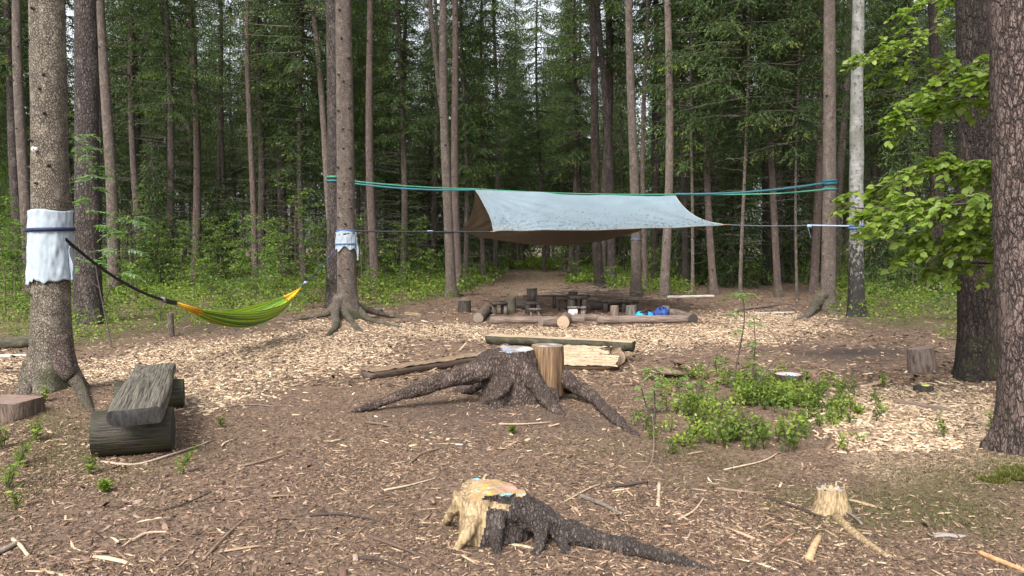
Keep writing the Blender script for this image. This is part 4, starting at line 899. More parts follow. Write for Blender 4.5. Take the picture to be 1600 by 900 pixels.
# central stump with spreading roots
sc_ = G(800, 632); sc_ = Vector((sc_.x - .02, 8.05, 0.0)); base = thing('rooted_tree_stump', 'large dark stump with long spreading roots in the clearing centre', 'stump', sc_)
cs = Vector((P(792, 545, 8.05).x, 8.05, 0)); mb = MB(); topz = P(792, 545, 8.05).z
prof = [(-.1, .46), (.06, .42), (.16, .345), (.28, .3), (.4, .285), (topz, .28)]
mb.tube([cs + Vector((.1 * (1 - z / topz), -.0, z)) for z, r in prof], [r for z, r in prof], 28, True, 4, .1)
RCH = [([P(765, 572, 7.95), P(730, 585, 7.85), P(680, 598, 7.8), P(622, 619, 7.75), gp(550, 643, -.0)], .15, .035),
       ([P(800, 590, 7.8), P(788, 607, 7.65), P(772, 622, 7.6), gp(752, 633, -.02)], .06, .028),
       ([P(815, 570, 7.85), P(832, 592, 7.75), P(853, 622, 7.6), gp(880, 655, -.02)], .12, .05),
       ([P(858, 572, 8.2), P(890, 597, 8.05), gp(925, 634, .07), gp(958, 660, .045), gp(998, 684, -.01)], .11, .035),
       ([P(850, 560, 8.2), P(866, 590, 8.3), gp(905, 612, 0), gp(940, 618, -.05)], .11, .04),
       ([P(775, 580, 8.1), P(750, 598, 8.3), gp(715, 612, .0), gp(690, 615, -.05)], .11, .03),
       ([P(790, 580, 7.85), P(783, 612, 7.75), gp(770, 645, -.1)], .12, .06)]
chains = []
for pts, r0, r1 in RCH:
    pp = bez(pts, 22); mb.tube(pp, [r0 + (r1 - r0) * (i / 22) ** .75 for i in range(23)], 14, True, 3, .16); chains.append((pp, 7))
V, Fq = organic('stump', mb, .017, None, 4, .012, 16, 2)
cut = V[Fq].mean(1)[:, 2]; V[:, 2] = np.minimum(V[:, 2], topz)
idx = split_parts(V, Fq, chains, .24)
istop = (V[Fq].mean(1)[:, 2] > topz - .006); idx[istop] = -2
for k, nm_, mt in [(-1, 'stump_body', 'root_bark'), (-2, 'cut_top', 'stump_top_paint')] + [(k, 'root', 'root_bark') for k in range(len(chains))]:
    if (idx == k).sum() < 5: continue
    v, f = sub(V, Fq[idx == k]); link(nm_, mesh_np(nm_, v - np.array(sc_), [f], np.ones((len(v), 3)), True, [M[mt]]), base)
# upright block
bd = 8.12; bx0 = P(855, 560, bd).x
blk = log_parts('chopping_block', (bx0, bd, .07), (bx0 + .005, bd, P(855, 539, bd).z), .172, .168, 'block_wood', ('end_dark', 'block_top'), None, 'barkless golden brown wood block standing against the central stump', 'wood block', None, 3, 32, .05, 'cut_face')

# half-log bench behind the stump
def halflog(name, p0, p1, w, th, bark, top, parent, seed=0, jag=0.0, topname='seat_top', roll=0.0):
    """flat-topped half log, p0->p1 = centre line of its flat top"""
    p0 = Vector(p0); p1 = Vector(p1); L = (p1 - p0).length; n = 28; rs_ = np.random.default_rng(seed)
    th_ = np.linspace(np.pi, 2 * np.pi, 15); zs = np.linspace(0, L, n); sec = np.stack([np.cos(th_) * w / 2, np.sin(th_) * th], 1)
    V = np.zeros((n, 15, 3)); 
    for i_, z in enumerate(zs):
        s = 1 + .05 * vn3(np.array([[z * 4, seed, .3]]))[0]; V[i_, :, 0] = sec[:, 0] * s; V[i_, :, 1] = sec[:, 1] * s; V[i_, :, 2] = z
    e = vn3(V.reshape(-1, 3) * np.array([18, 18, 5]), seed).reshape(n, 15) * .012; V[:, :, 1] += e * np.abs(np.sin(th_))[None]
    if jag: V[-1, :, 2] += rs_.uniform(-jag, jag * .3, 15); V[-2, :, 2] = np.minimum(V[-2, :, 2], V[-1, :, 2] - .01)
    i = np.arange(n - 1)[:, None] * 15; k = np.arange(14)[None]
    fq = np.stack([i + k, i + k + 1, i + 15 + k + 1, i + 15 + k], -1).reshape(-1, 4)
    dirz = (p1 - p0).normalized(); up = Vector((0, 0, 1)); xax = up.cross(dirz).normalized(); yax = dirz.cross(xax)
    R = Matrix((xax, yax, dirz)).transposed() @ Matrix.Rotation(roll, 3, 'Z')
    o = link(name, mesh_np(name, V.reshape(-1, 3), [fq, np.arange(15)[None, ::-1], (np.arange(15) + (n - 1) * 15)[None]], np.ones((n * 15, 3)), True, [M[bark]]), parent)
    o.location = p0 - parent.location; o.rotation_euler = R.to_euler()
    m = 9; xs_ = np.linspace(-w / 2, w / 2, m); TV = np.zeros((n, m, 3))
    for i_, z in enumerate(zs):
        TV[i_, :, 0] = xs_ * (V[i_, 14, 0] - V[i_, 0, 0]) / w; TV[i_, :, 2] = np.interp(xs_, V[i_, :, 0], V[i_, :, 2]); TV[i_, :, 1] = .004 + .004 * vn3(np.stack([xs_ * 30, np.full(m, z * 3), np.full(m, seed)], 1), 8) + (.02 * rs_.random(m) if jag else 0)
    a = np.arange(n - 1)[:, None] * m; b_ = np.arange(m - 1)[None]; f2 = np.stack([a + b_, a + m + b_, a + m + b_ + 1, a + b_ + 1], -1).reshape(-1, 4)
    link(topname, mesh_np(topname, TV.reshape(-1, 3), [f2], np.ones((n * m, 3)), False, [M[top]]), o); return o
hb = thing('half_log_bench', 'split log bench with pale flat top behind the central stump', 'bench', gp(875, 566))
pl, pr = P(763, 529, 11.5), P(990, 537, 10.75); zt = .305; pl.z = zt; pr.z = zt - .01
halflog('seat', pl, pr, .27, .135, 'mossy_bark', 'seat_top', hb, 3)
for (px, dd_, r_) in [(790, 11.35, .105), (964, 10.8, .105)]:
    c = P(px, 550, dd_); log_parts('support', (c.x - .02, dd_ - .24, r_ - .005), (c.x + .03, dd_ + .22, r_ - .005), r_, r_, 'log_bark', 'end_pale', hb, seed=int(px), rough=.03)
# splintered pale half log
sl_ = thing('splintered_log', 'pale splintered half log lying behind the wood block', 'log', gp(905, 578))
p0, p1 = P(838, 562, 10.4), P(962, 556, 10.25); p0.z = .16; p1.z = .155; halflog('trunk_piece', p0, p1, .44, .19, 'slab_top', 'splinter', sl_, 9, .25, 'split_face', .5)
# long timber slab behind left root
ts = thing('timber_slab', 'long rough brown slab lying behind the left root', 'timber', gp(650, 590)); p0, p1 = gp(572, 592, .1), gp(748, 568, .12)
halflog('slab', p0, p1, .24, .11, 'log_brown', 'splinter', ts, 12, .06, 'split_face')
for ch in ts.children[0].children: ch.data.materials[0] = M['slab_top']

# left log bench
lb = thing('plank_bench', 'weathered grey plank bench on two dark log blocks at left', 'bench', gp(215, 700))
f0, f1 = P(211, 650, 5.66), P(243, 580, 8.05); f0.z = .425; f1.z = .40
def plank(name, p0, p1, w, th, top, parent, seed):
    p0 = Vector(p0); p1 = Vector(p1); L = (p1 - p0).length; dz = (p1 - p0).normalized(); xa = Vector((0, 0, 1)).cross(dz).normalized(); ya = dz.cross(xa)
    n = 44; m = 18; prof = []
    for k in range(m):
        t = k / m * 2 * math.pi; cx_ = math.copysign(abs(math.cos(t)) ** .35, math.cos(t)) * w / 2; sy_ = math.copysign(abs(math.sin(t)) ** .45, math.sin(t)) * th / 2; prof.append((cx_, sy_ - th / 2))
    V = np.array([[(a, b, L * i / (n - 1)) for a, b in prof] for i in range(n)]).reshape(-1, 3)
    V[:, 0] *= 1 + .05 * vn3(V * np.array([1, 1, 2.2]) + seed, 1); V[:, 1] += .012 * vn3(V * np.array([9, 9, 3]) + seed, 2) + .006 * vn3(V * np.array([50, 50, 4]) + seed, 3)
    i = np.arange(n - 1)[:, None] * m; k = np.arange(m)[None]; k2 = (k + 1) % m; fq = np.stack([i + k, i + k2, i + m + k2, i + m + k], -1).reshape(-1, 4)
    o = link(name, mesh_np(name, V, [fq], np.ones((len(V), 3)), True, [M[top]]), parent); R = Matrix((xa, ya, dz)).transposed(); o.rotation_euler = R.to_euler(); o.location = p0 - parent.location
    for e in (0, 1):
        rim = V[:m] if e == 0 else V[-m:]; c = rim.mean(0); c[2] += -.012 if e == 0 else .012; VV = np.concatenate([rim, c[None]]); a = np.arange(m); f3 = np.stack([a, (a + 1) % m, np.full(m, m)], 1)
        if e == 0: f3 = f3[:, ::-1]
        link('plank_end', mesh_np('plank_end', VV, [f3], np.ones((m + 1, 3)), False, [M['plank_end']]), o)
    return o
plank('seat', f0, f1, .39, .115, 'plank_grey', lb, 2)
c = G(152, 718); log_parts('support', (P(147, 690, 5.98).x, 5.98, .165), (P(271, 690, 6.15).x, 6.15, .165), .178, .175, 'log_dark', 'end_dark', lb, seed=5, rough=.03, segs=40)
log_parts('support', (P(182, 640, 7.6).x, 7.6, .135), (P(288, 640, 7.8).x, 7.8, .135), .15, .15, 'log_dark', 'end_dark', lb, seed=6, rough=.03, segs=36)

# wooden block at left edge
wb = thing('wooden_block', 'flat topped wooden block at the left photo edge', 'wood block', gp(20, 662)); b = MB(); g = gp(18, 655)
R_ = Matrix.Rotation(-.25, 3, 'Z'); hw, hd, hh = .24, .2, .15
vv = np.array([(-hw, -hd, -.03), (hw * .82, -hd * .9, -.03), (hw * .85, hd, -.03), (-hw, hd, -.03), (-hw * 1.1, -hd * 1.1, hh), (hw, -hd, hh), (hw * .8, hd * .9, hh), (-hw, hd, hh)]) @ np.array(R_).T
wb.location = g; M['block_pink'] = wood_mat('sawn_block', (.13, .085, .07), (.27, .195, .16), (8, 30, 20), .8, .003)
link('block_body', mesh_np('block_body', vv, [np.array([(0, 1, 5, 4), (1, 2, 6, 5), (2, 3, 7, 6), (3, 0, 4, 7)])], np.ones((8, 3)), False, [M['log_brown']]), wb)
link('sawn_top', mesh_np('sawn_top', vv[4:] + np.array([0, 0, .001]), [np.array([(0, 1, 2, 3)])], np.ones((4, 3)), False, [M['block_pink']]), wb)

# painted front stump
fs = Vector((P(765, 820, 4.3).x, 4.3, 0)); st = thing('painted_stump', 'splintered stump with rainbow painted top in the foreground', 'stump', fs)
tz = P(765, 762, 4.3).z; mb = MB(); cx0 = fs.x
mb.tube([(cx0 + .02, 4.3, -.08), (cx0 + .02, 4.3, .05), (cx0 + .0, 4.3, .14), (cx0 - .005, 4.3, tz - .03), (cx0 - .005, 4.3, tz + .05)], [.2, .185, .168, .155, .155], 24, True, 8, .14)
RD = [([P(800, 785, 4.22), P(845, 812, 4.2), gp(905, 851, .05), gp(985, 868, .03), gp(1060, 881, .008), gp(1130, 890, -.03)], .1, .022, 5), ([P(785, 790, 4.2), P(778, 815, 4.12), gp(776, 862, -.03)], .06, .03, 7), ([P(840, 815, 4.17), P(846, 840, 4.1), gp(836, 868, -.02)], .055, .022, 8), ([P(868, 828, 4.17), P(880, 850, 4.1), gp(892, 872, -.02)], .045, .018, 8)]
RPale = [([P(752, 770, 4.22), P(744, 805, 4.16), P(730, 835, 4.08), gp(708, 860, -.01)], .075, .016, 3), ([P(722, 772, 4.3), P(712, 795, 4.3), gp(694, 818, -.01)], .05, .02, 3)]
chains = []
for pts, r0, r1, s0 in RD + RPale:
    pp = bez(pts, 22); mb.tube(pp, [r0 + (r1 - r0) * (i / 22) ** .7 for i in range(23)], 12, True, 5, .2); chains.append((pp, s0))
V, Fq = organic('fs', mb, .011, None, 3, .009, 24, 5); tzv = tz - .045 * np.clip(-(V[:, 0] - cx0) / .12 - .1, 0, 1) * np.clip(-(V[:, 1] - 4.3) / .1 + .6, 0, 1) + .012 * vn3(V * np.array([9, 9, 0]), 3) + .005 * vn3(V * np.array([40, 40, 0]), 4); V[:, 2] = np.minimum(V[:, 2], tzv); idx = split_parts(V, Fq, chains, .17)
cen_ = V[Fq].mean(1); tzc = tzv[Fq].mean(1); idx[(cen_[:, 2] > tzc - .006) & ((cen_[:, 0] - cx0) > -.1)] = -2
pm_ = (idx == -1) & ((cen_[:, 0] - cx0) < -.03 + .05 * vn3(cen_ * 16, 9) + .025 * vn3(cen_ * 45, 10)); idx[pm_] = -3
M['pale_root'] = wood_mat('pale_rotten_wood', (.12, .08, .045), (.46, .35, .2), (70, 70, 8), .8, .014, None, stops=(.36, .74))
for k, nm_, mt in [(-1, 'stump_body', 'root_dark'), (-2, 'painted_top', 'rainbow_top'), (-3, 'splintered_side', 'pale_root')] + [(k, 'root', 'root_dark' if k < 4 else 'pale_root') for k in range(6)]:
    if (idx == k).sum() < 4: continue
    v, f = sub(V, Fq[idx == k]); o = link(nm_, mesh_np(nm_, v - np.array(fs), [f], np.ones((len(v), 3)), True, [M[mt]]), st)
# small splintered stump at right with its pale root
ss = gp(1300, 800); s2 = thing('splintered_stump', 'small pale splintered stump with bluish top at lower right', 'stump', ss); b = MB()
zt_ = P(1297, 760, 4.72).z; rs_ = np.random.default_rng(3); b.tube([ss + Vector((0, .0, -.03)), ss + Vector((0, 0, .03)), ss + Vector((-.01, 0, .09)), ss + Vector((-.012, 0, zt_ - .004))], [.12, .095, .075, .066], 40, True, 2, .22); link('stump_body', mesh_np('b', np.concatenate(b.V) - np.array(ss), b.F[:1], np.ones((160, 3)), False, [M['pale_root']]), s2)
tv = np.concatenate(b.V)[-40:] - np.array(ss); tv[:, 2] = tv[:, 2].mean() + rs_.uniform(-.03, .012, 40); link('blue_top', mesh_np('t', np.concatenate([tv, tv.mean(0)[None] - np.array([[0, 0, .008]])]), [np.stack([np.arange(40), (np.arange(40) + 1) % 40, np.full(40, 40)], 1)], np.ones((41, 3)), True, [M['blue_top']]), s2)
pp = bez([gp(1305, 808, .0), gp(1325, 830, .012), gp(1355, 850, .008), gp(1392, 870, -.01)], 14); V, f, c_ = tube([q - ss for q in pp], list(np.linspace(.032, .014, 15)), 9, True, 3, .25); link('root', mesh_np('root', V, [f] + c_, np.ones((len(V), 3)), True, [M['pale_root']]), s2)
for a in range(7):      # splinters standing round the stump
    an = a * .9; q = Vector((math.cos(an) * .085, math.sin(an) * .085, 0)); V, f, c_ = tube([q + Vector((0, 0, -.02)), q * .95 + Vector((0, 0, .07)), q * .82 + Vector((0, 0, rnd.uniform(.11, .17)))], [.024, .018, .004], 5, True, a, .2); link('splinter', mesh_np('splinter', V, [f] + c_, np.ones((len(V), 3)), False, [M['pale_root']]), s2)

stump('painted_stump', 'low round stump with pastel painted top behind the bilberry patch', 1231, 600, .155, .13, 'log_dark', 'disc_top', 4)
stump('tree_stump', 'grey leaning stump beside the big dark pine', 1442, 586, .185, .29, 'log_bark', 'end_grey', 5, (-.12, .05), taper=.8)
o = stump('tree_stump', 'low black stump with a yellow green spot below the pine', 1443, 611, .11, .05, 'old_dark', 'end_dark', 6); 
M['yellow'] = paint_mat((.45, .5, .03), [((.3, .33, .03), .55)], 10); log_parts('yellow_paint', o.location + Vector((.02, 0, .113)), o.location + Vector((.02, 0, .121)), .04, .036, 'yellow', 'yellow', None, 'yellow green chip lying on the low black stump', 'wood chip')
# flat board
fb = thing('flat_board', 'tilted flat grey board at the left rim of the bilberry patch', 'board', gp(1052, 588)); b = MB(); b.box((0, 0, .06), (.42, .34, .045), Matrix.Rotation(.2, 3, 'Z') @ Matrix.Rotation(.12, 3, 'X') @ Matrix.Rotation(.1, 3, 'Y'), jit=.03, seed=3); link('board', b.mesh('board', M['slab_top'], False), fb); b = MB(); b.box((0, .02, .01), (.3, .2, .06), Matrix.Rotation(.5, 3, 'Z'), jit=.02, seed=5); link('prop', b.mesh('prop', M['old_dark'], False), fb)

# seating circle
def LG(label, a, b, r, bark, end, seed, name='log', cat='log', group=None, dz=0):
    p0 = gp(*a); p1 = gp(*b); p0.z += r - .02 + dz; p1.z += r - .02 + dz; return log_parts(name, p0, p1, r, r * .96, bark, end, None, label, cat, group, seed, 24, .05)
LG('long smooth brown log lying right of the seating circle', (933, 505), (1074, 504), .092, 'log_brown', 'end_grey', 11)
LG('long knobbly brown log lying left of the short logs', (766, 506), (912, 504), .085, 'log_brown', 'end_grey', 12)
LG('brown log end showing between short logs and long log', (888, 501), (936, 500), .08, 'log_brown', 'end_grey', 13)
LG('short dark log lying aslant at the left of the circle', (747, 504), (762, 488), .11, 'log_bark', 'end_grey', 14)
LG('left one of two short logs lying before the circle', (845, 511), (868, 510), .115, 'log_brown', 'end_grey', 15)
LG('right one of two short logs lying before the circle', (880, 511), (884, 504), .125, 'log_brown', 'end_pale', 16)
LG('dark log whose round end sticks out at the right', (1083, 505), (1040, 492), .105, 'log_bark', 'end_dark', 17)
LG('dark log lying at the back of the seating circle', (926, 484), (984, 486), .12, 'old_dark', 'end_dark', 18)
LG('dark low log behind the left stump seats', (805, 482), (832, 484), .13, 'old_dark', 'end_dark', 19)
stump('stump_seat', 'dark squat stump at the far left of the seating circle', 726, 488, .17, .3, 'old_dark', 'end_grey', 21, cat='seat')
stump('stump_seat', 'tall mossy brown stump seat left in the circle', 799, 488, .115, .37, 'mossy_bark', 'end_grey', 22, cat='seat')
stump('stump_seat', 'short pale brown stump seat behind the long log', 960, 493, .105, .24, 'log_brown', 'end_pale', 23, cat='seat')
stump('stump_seat', 'grey stump seat beside the light blue bag', 986, 492, .13, .24, 'old_grey', 'end_grey', 24, cat='seat')
stump('stump_seat', 'grey stump behind the navy bag', 1040, 495, .1, .25, 'old_grey', 'end_grey', 25, cat='seat')
stump('stump_seat', 'dark stump seat under the far bench plank', 895, 480, .13, .4, 'old_dark', 'end_dark', 26, cat='seat')
def slabset(name, label, cat, px, py, w, dpt, h, th, legs, mat, topmat=None, rz=0.0, seed=0):
    g = gp(px, py); t = thing(name, label, cat, g, (0, 0, rz)); b = MB(); b.box((0, 0, h - th / 2), (w, dpt, th), jit=.008, seed=seed); link('top', b.mesh('top', M[topmat or mat], False), t)
    for (lx, ly, lw) in legs:
        b = MB(); b.box((lx, ly, (h - th) / 2 - .02), (lw, lw, h - th + .04), jit=.006, seed=seed + 1); link('leg', b.mesh('leg', M[mat], False), t)
    return t
slabset('low_table', 'grey low table left of the mossy stump seat', 'table', 779, 491, .36, .4, .3, .06, [(-.1, 0, .1), (.14, -.12, .07), (.12, .14, .07)], 'old_grey', 'old_dark', .2, 1)
t_ = slabset('dark_chair', 'black weathered chair with upright back in the circle', 'chair', 832, 490, .32, .32, .28, .06, [(-.12, -.12, .07), (.12, -.12, .07), (-.12, .12, .07), (.12, .12, .07)], 'old_dark', None, .1, 2)
b = MB(); b.box((0, .14, .42), (.24, .06, .34), jit=.015, seed=4); link('backrest', b.mesh('backrest', M['old_dark'], False), t_)
slabset('small_stool', 'small tan stool in front of the black chair', 'stool', 836, 494, .27, .22, .19, .04, [(-.09, 0, .06), (.09, 0, .06)], 'log_brown', 'old_grey', 0, 3)
slabset('small_stool', 'small black stool left of the dark table', 'stool', 879, 485, .3, .2, .28, .045, [(-.09, 0, .05), (.08, 0, .05)], 'old_dark', None, .1, 4)
slabset('plank_bench', 'long thin black plank bench across the back of the circle', 'bench', 869, 482, 1.72, .2, .34, .045, [(-.7, 0, .1), (-.05, 0, .08), (.68, 0, .1)], 'old_dark', None, -.03, 5)
slabset('dark_table', 'dark boxy table right of the black stool', 'table', 902, 489, .42, .4, .42, .07, [(-.15, -.12, .12), (.15, -.12, .12), (-.15, .14, .1), (.15, .14, .1)], 'old_dark', None, .1, 6)
slabset('plank_bench', 'dark plank bench right of the dark table', 'bench', 968, 487, .92, .22, .3, .05, [(-.36, 0, .12), (.1, 0, .1), (.4, 0, .12)], 'old_dark', None, .02, 7)
M['art'] = paint_mat((.5, .47, .42), [((.06, .07, .1), .52), ((.7, .7, .72), .56), ((.3, .1, .08), .63)], 9)
slabset('painted_box_seat', 'pale box seat with black and white painting', 'seat', 896, 495, .27, .24, .24, .05, [(-.02, 0, .2)], 'art', 'old_grey', .05, 8)
slabset('box_seat', 'plain tan box seat beside the painted one', 'seat', 911, 495, .13, .2, .24, .05, [(0, 0, .11)], 'log_brown', 'old_grey', 0, 9)

# bags behind the long log
def blob(name, label, cat, px, py, d, size, cols, seed):
    g = P(px, py, d); t = thing(name, label, cat, (g.x, d, gz(g.x, d))); mb = MB(); w, dp, h = size
    mb.tube([(-w * .45, 0, h * .35), (-w * .2, 0, h * .5), (w * .15, 0, h * .52), (w * .45, 0, h * .4)], [h * .3, h * .48, h * .5, h * .3], 12, True, seed, .25)
    mb.tube([(-w * .1, -dp * .3, .02), (-w * .1, -dp * .35, h * .6)], [h * .3, h * .2], 10, True, seed + 1, .2)
    V, Fq = organic('bag', mb, .022, None, 2, .025, 9, seed); c = V[Fq].mean(1)
    k = (np.abs((c[:, 0] - w * .05) / w + .12 * vn3(c * 8, seed)) < .13).astype(int)
    for j, (nm_, cl) in enumerate(cols):
        v, f = sub(V, Fq[k == j]); link(nm_, mesh_np(nm_, v, [f], np.repeat(np.array([cl]), len(v), 0), True, [M['fabric']]), t)
    strapb = MB(); strapb.tube(bez([(-w * .2, -dp * .3, h * .9), (-w * .05, -dp * .45, h * 1.08), (w * .15, -dp * .3, h * .95)], 8), [.012] * 9, 6, True, col=(.02, .02, .025)); link('strap', strapb.mesh('strap', M['fabric']), t)
M['fabric'] = attr_mat('nylon_fabric', .6, 30, .3, .004)
blob('backpack', 'light blue and black bag behind the long log', 'bag', 1006, 492, 16.75, (.46, .3, .23), [('shell', (.02, .3, .62)), ('black_panel', (.015, .015, .02))], 3)
blob('backpack', 'navy blue crumpled bag beside the light blue one', 'bag', 1033, 492, 16.75, (.3, .28, .3), [('shell', (.012, .035, .15)), ('side_panel', (.02, .06, .22))], 6)

# brushwood pile
bp = thing('brush_pile', 'pile of dead branches behind the seating circle', 'branches', gp(925, 466)); b0_ = bp.location.copy()
STK = []
for k in range(5):
    b = MB(); b.tube(bez([(0, 0, 0), (.35, .02 * k - .03, .04), (.7, -.03, .02 * k), (1, .02, -.02)], 8), list(np.linspace(.016, .006, 9)), 5, True, k, .2, col=np.array([(.26, .2, .155), (.18, .135, .105), (.33, .27, .215), (.13, .1, .08), (.38, .32, .26)][k])); b.tube([(.55, -.01, .03), (.75, .12, .08)], [.007, .003], 4, False, col=(.12, .1, .08)); STK.append(b.mesh('stick', M['twig']))
for k in range(60):
    u = rnd.gauss(0, .5); x = b0_.x + u * 1.55; y = b0_.y + rnd.uniform(-1.3, 1.8); l = rnd.uniform(.7, 1.9); a = rnd.gauss(0, .8) + (math.pi if rnd.random() < .5 else 0)
    o = link('stick', STK[k % 5], bp, loc=(x - b0_.x - math.cos(a) * l / 2, y - b0_.y - math.sin(a) * l / 2, rnd.uniform(.02, .3) * math.exp(-u * u)), rot=(rnd.uniform(0, 6), rnd.gauss(0, .1), a), scale=(l, l * .55, l * .55))

# background stumps, logs and fallen wood
stump('rotten_stump', 'tan rotten stump in the undergrowth behind the hammock', 421, 447, .36, .45, 'log_brown', 'end_pale', 31, (.1, 0))
stump('rotten_stump', 'brown rotten stump right of the knotty spruce', 574, 440, .3, .42, 'log_brown', 'end_pale', 32, (-.1, 0))
stump('tree_stump', 'mossy stump beside the path behind the tarp', 778, 432, .32, .3, 'mossy_bark', 'end_dark', 33)
stump('tree_stump', 'small flat stump right of the knotty spruce roots', 588, 490, .17, .12, 'mossy_bark', 'end_grey', 34)
stump('post_stub', 'thin broken post at the edge of the greenery below hammock', 268, 526, .055, .42, 'spruce_red', 'end_grey', 35, (-.03, 0), 'post')
stump('post_stub', 'short broken stub behind the long log at right', 1062, 478, .06, .22, 'log_brown', 'end_pale', 36, (0, 0), 'post')
M['old_white'] = wood_mat('bleached_wood', (.24, .22, .19), (.5, .47, .42), (20, 20, 3), .8, .004)
LG('thin white fallen stem right of the seating circle', (1042, 468), (1115, 466), .045, 'old_white', 'end_pale', 41, 'fallen_sapling', 'fallen tree', None, .05)
LG('mossy fallen log at the left edge behind the spruce', (-40, 548), (46, 543), .1, 'mossy_bark', 'end_grey', 42, 'fallen_log')
LG('grey bleached branch lying under the mossy log at left', (-30, 558), (44, 556), .03, 'old_white', 'end_grey', 43, 'fallen_branch', 'branch')
LG('pale bark piece on the ground right of the knotty spruce', (634, 494), (656, 496), .06, 'slab_top', 'end_pale', 44, 'bark_piece', 'bark')
LG('brown fallen branch left of the strapped right spruce', (1150, 487), (1215, 478), .05, 'log_brown', 'end_pale', 45, 'fallen_branch', 'branch')
LG('thin fallen branch pointing at the strapped right spruce', (1205, 473), (1262, 482), .035, 'log_brown', 'end_pale', 46, 'fallen_branch', 'branch')
LG('short fallen stick in front of the strapped right spruce', (1180, 492), (1240, 490), .03, 'old_white', 'end_pale', 47, 'fallen_branch', 'branch')
LG('dark root like branch on the chips below the grey stump', (1402, 628), (1482, 645), .03, 'log_brown', 'end_grey', 48, 'fallen_branch', 'branch')

# ------------------------------------------------------------------ tarp
tl, tr = P(742, 296, 20.1), P(1055, 304.5, 19.7); fl, fr = P(771, 362, 16.9), P(1134, 351, 17.25); bl, br_ = P(719, 361, 23.4), P(987, 364, 24.0)
tarp = thing('tarp', 'grey blue rain tarp slung over a strap between the trees', 'tarp', ((tl + tr) / 2).to_tuple()); tb = tarp.location.copy()
def panel(eL, eR, sagpan, sagedge, sagridge, n=90, m=40, seed=0, off=0.0):
    u = np.linspace(0, 1, n)[:, None]; t = np.linspace(0, 1, m)[None]; R0 = np.array(tl); R1 = np.array(tr); E0 = np.array(eL); E1 = np.array(eR)
    Rg = R0 + (R1 - R0) * u[..., None]; Eg = E0 + (E1 - E0) * u[..., None]
    V = Rg * (1 - t[..., None]) + Eg * t[..., None]
    sp_ = sagpan[0] + (sagpan[1] - sagpan[0]) * u; V[..., 2] -= sp_ * 4 * t * (1 - t) + sagedge * 4 * u * (1 - u) * t ** 1.5 + sagridge * 4 * u * (1 - u) * (1 - t)
    cut = .16 * 4 * t * (1 - t); V[..., 0] += cut * (1 - u) ** 4 * .6 - cut * u ** 4 * .7
    # wrinkles fanning from the pulled corners
    for (cu, ct, amp, fr_) in ((0, 1, .045, 23), (1, 1, .03, 19), (0, 0, .03, 21), (1, 0, .02, 17)):
        an = np.arctan2((t - ct) * 1.0 + 0 * u, (u - cu) * 1.6 + 0 * t + 1e-6); rr = np.hypot((t - ct), (u - cu) * 1.6); V[..., 2] += amp * np.sin(an * fr_ + seed) * np.exp(-rr / .35) * np.clip(rr / .12, 0, 1)
    w = vn3(np.stack([(u * 9 + 0 * t).ravel(), (t * 3 + 0 * u).ravel(), np.full(n * m, seed + .5)], 1), 3).reshape(n, m) * .03; V[..., 2] += w; V[..., 2] += .006 * np.sin(u * 55 + t * 9 + seed) * np.exp(-u * 3) * np.sin(np.pi * t)
    V[..., 2] += off
    i = np.arange(n - 1)[:, None] * m; k = np.arange(m - 1)[None]; f = np.stack([i + k, i + k + 1, i + m + k + 1, i + m + k], -1).reshape(-1, 4)
    return (V - np.array(tb)).reshape(-1, 3), f
def tarp_mat():
    m, nt, b, o = newmat('coated_tarp'); v = coords(nt); n = tex(nt, 'ShaderNodeTexNoise', v, 0, Scale=2.2, Detail=7.0, Roughness=.65); f = tex(nt, 'ShaderNodeTexNoise', v, 0, Scale=30.0, Detail=5.0)
    c = mixc(nt, n, (.135, .178, .21), (.2, .265, .31)); c = mixc(nt, ramp(nt, f, [(.6, (0, 0, 0)), (.7, (.6, .6, .6))]), c, (.16, .16, .13)); nt.links.new(c, b.inputs['Base Color'])
    b.inputs['Roughness'].default_value = .3; b.inputs['Specular IOR Level'].default_value = .6; bump(nt, b, n, .2, .03); return m
M['tarp'] = tarp_mat(); M['tarp_in'] = attr_mat('tarp_lining', .8, 12, .2, .002)
Vf, ff = panel(fl, fr, (.05, .16), .03, .05, seed=1); Vb, fb_ = panel(bl, br_, (.1, .25), .4, .05, seed=2)
link('front_panel', mesh_np('front_panel', Vf, [ff], None, True, [M['tarp']]), tarp); link('back_panel', mesh_np('back_panel', Vb, [fb_], None, True, [M['tarp']]), tarp)
for nm_, V_, f_ in (('front_lining', Vf, ff), ('back_lining', Vb, fb_)):
    V2 = V_ - np.array([0, 0, .008]); link(nm_, mesh_np(nm_, V2, [f_[:, ::-1]], np.repeat(np.array([[.24, .22, .185]]), len(V2), 0), True, [M['tarp_in']]), tarp)
hm = MB(); e = Vf.reshape(90, 40, 3)
hm.tube([tuple(q) for q in e[:, -1]], [.012] * 90, 5, True, col=(.12, .115, .105)); link('hem', hm.mesh('hem', M['strap']), tarp)
for side in (0, -1):
    hm = MB(); hm.tube([tuple(q) for q in e[side]], [.009] * 40, 5, True, col=(.28, .3, .3)); link('hem', hm.mesh('hem', M['strap']), tarp)
hm = MB(); hm.tube([tuple(q) for q in Vb.reshape(90, 40, 3)[:, -1]], [.012] * 90, 5, True, col=(.05, .045, .04)); link('hem', hm.mesh('hem', M['strap']), tarp)
rs = np.random.default_rng(8); n = 1500; u = rs.random(n); t = 1 - np.abs(rs.normal(0, .28, n)); ok = (t > .02) & (t < .99); u, t = u[ok], t[ok]; q = e[(u * 89).astype(int), (t * 39).astype(int)] + rs.normal(size=(len(u), 3)) * np.array([.03, .0, 0]) + np.array([0, 0, .004])
dd = rs.normal(size=(len(u), 3)) * .03; dd[:, 2] = -.44 * -dd[:, 1] * -1; dd[:, 2] = .33 * dd[:, 1]
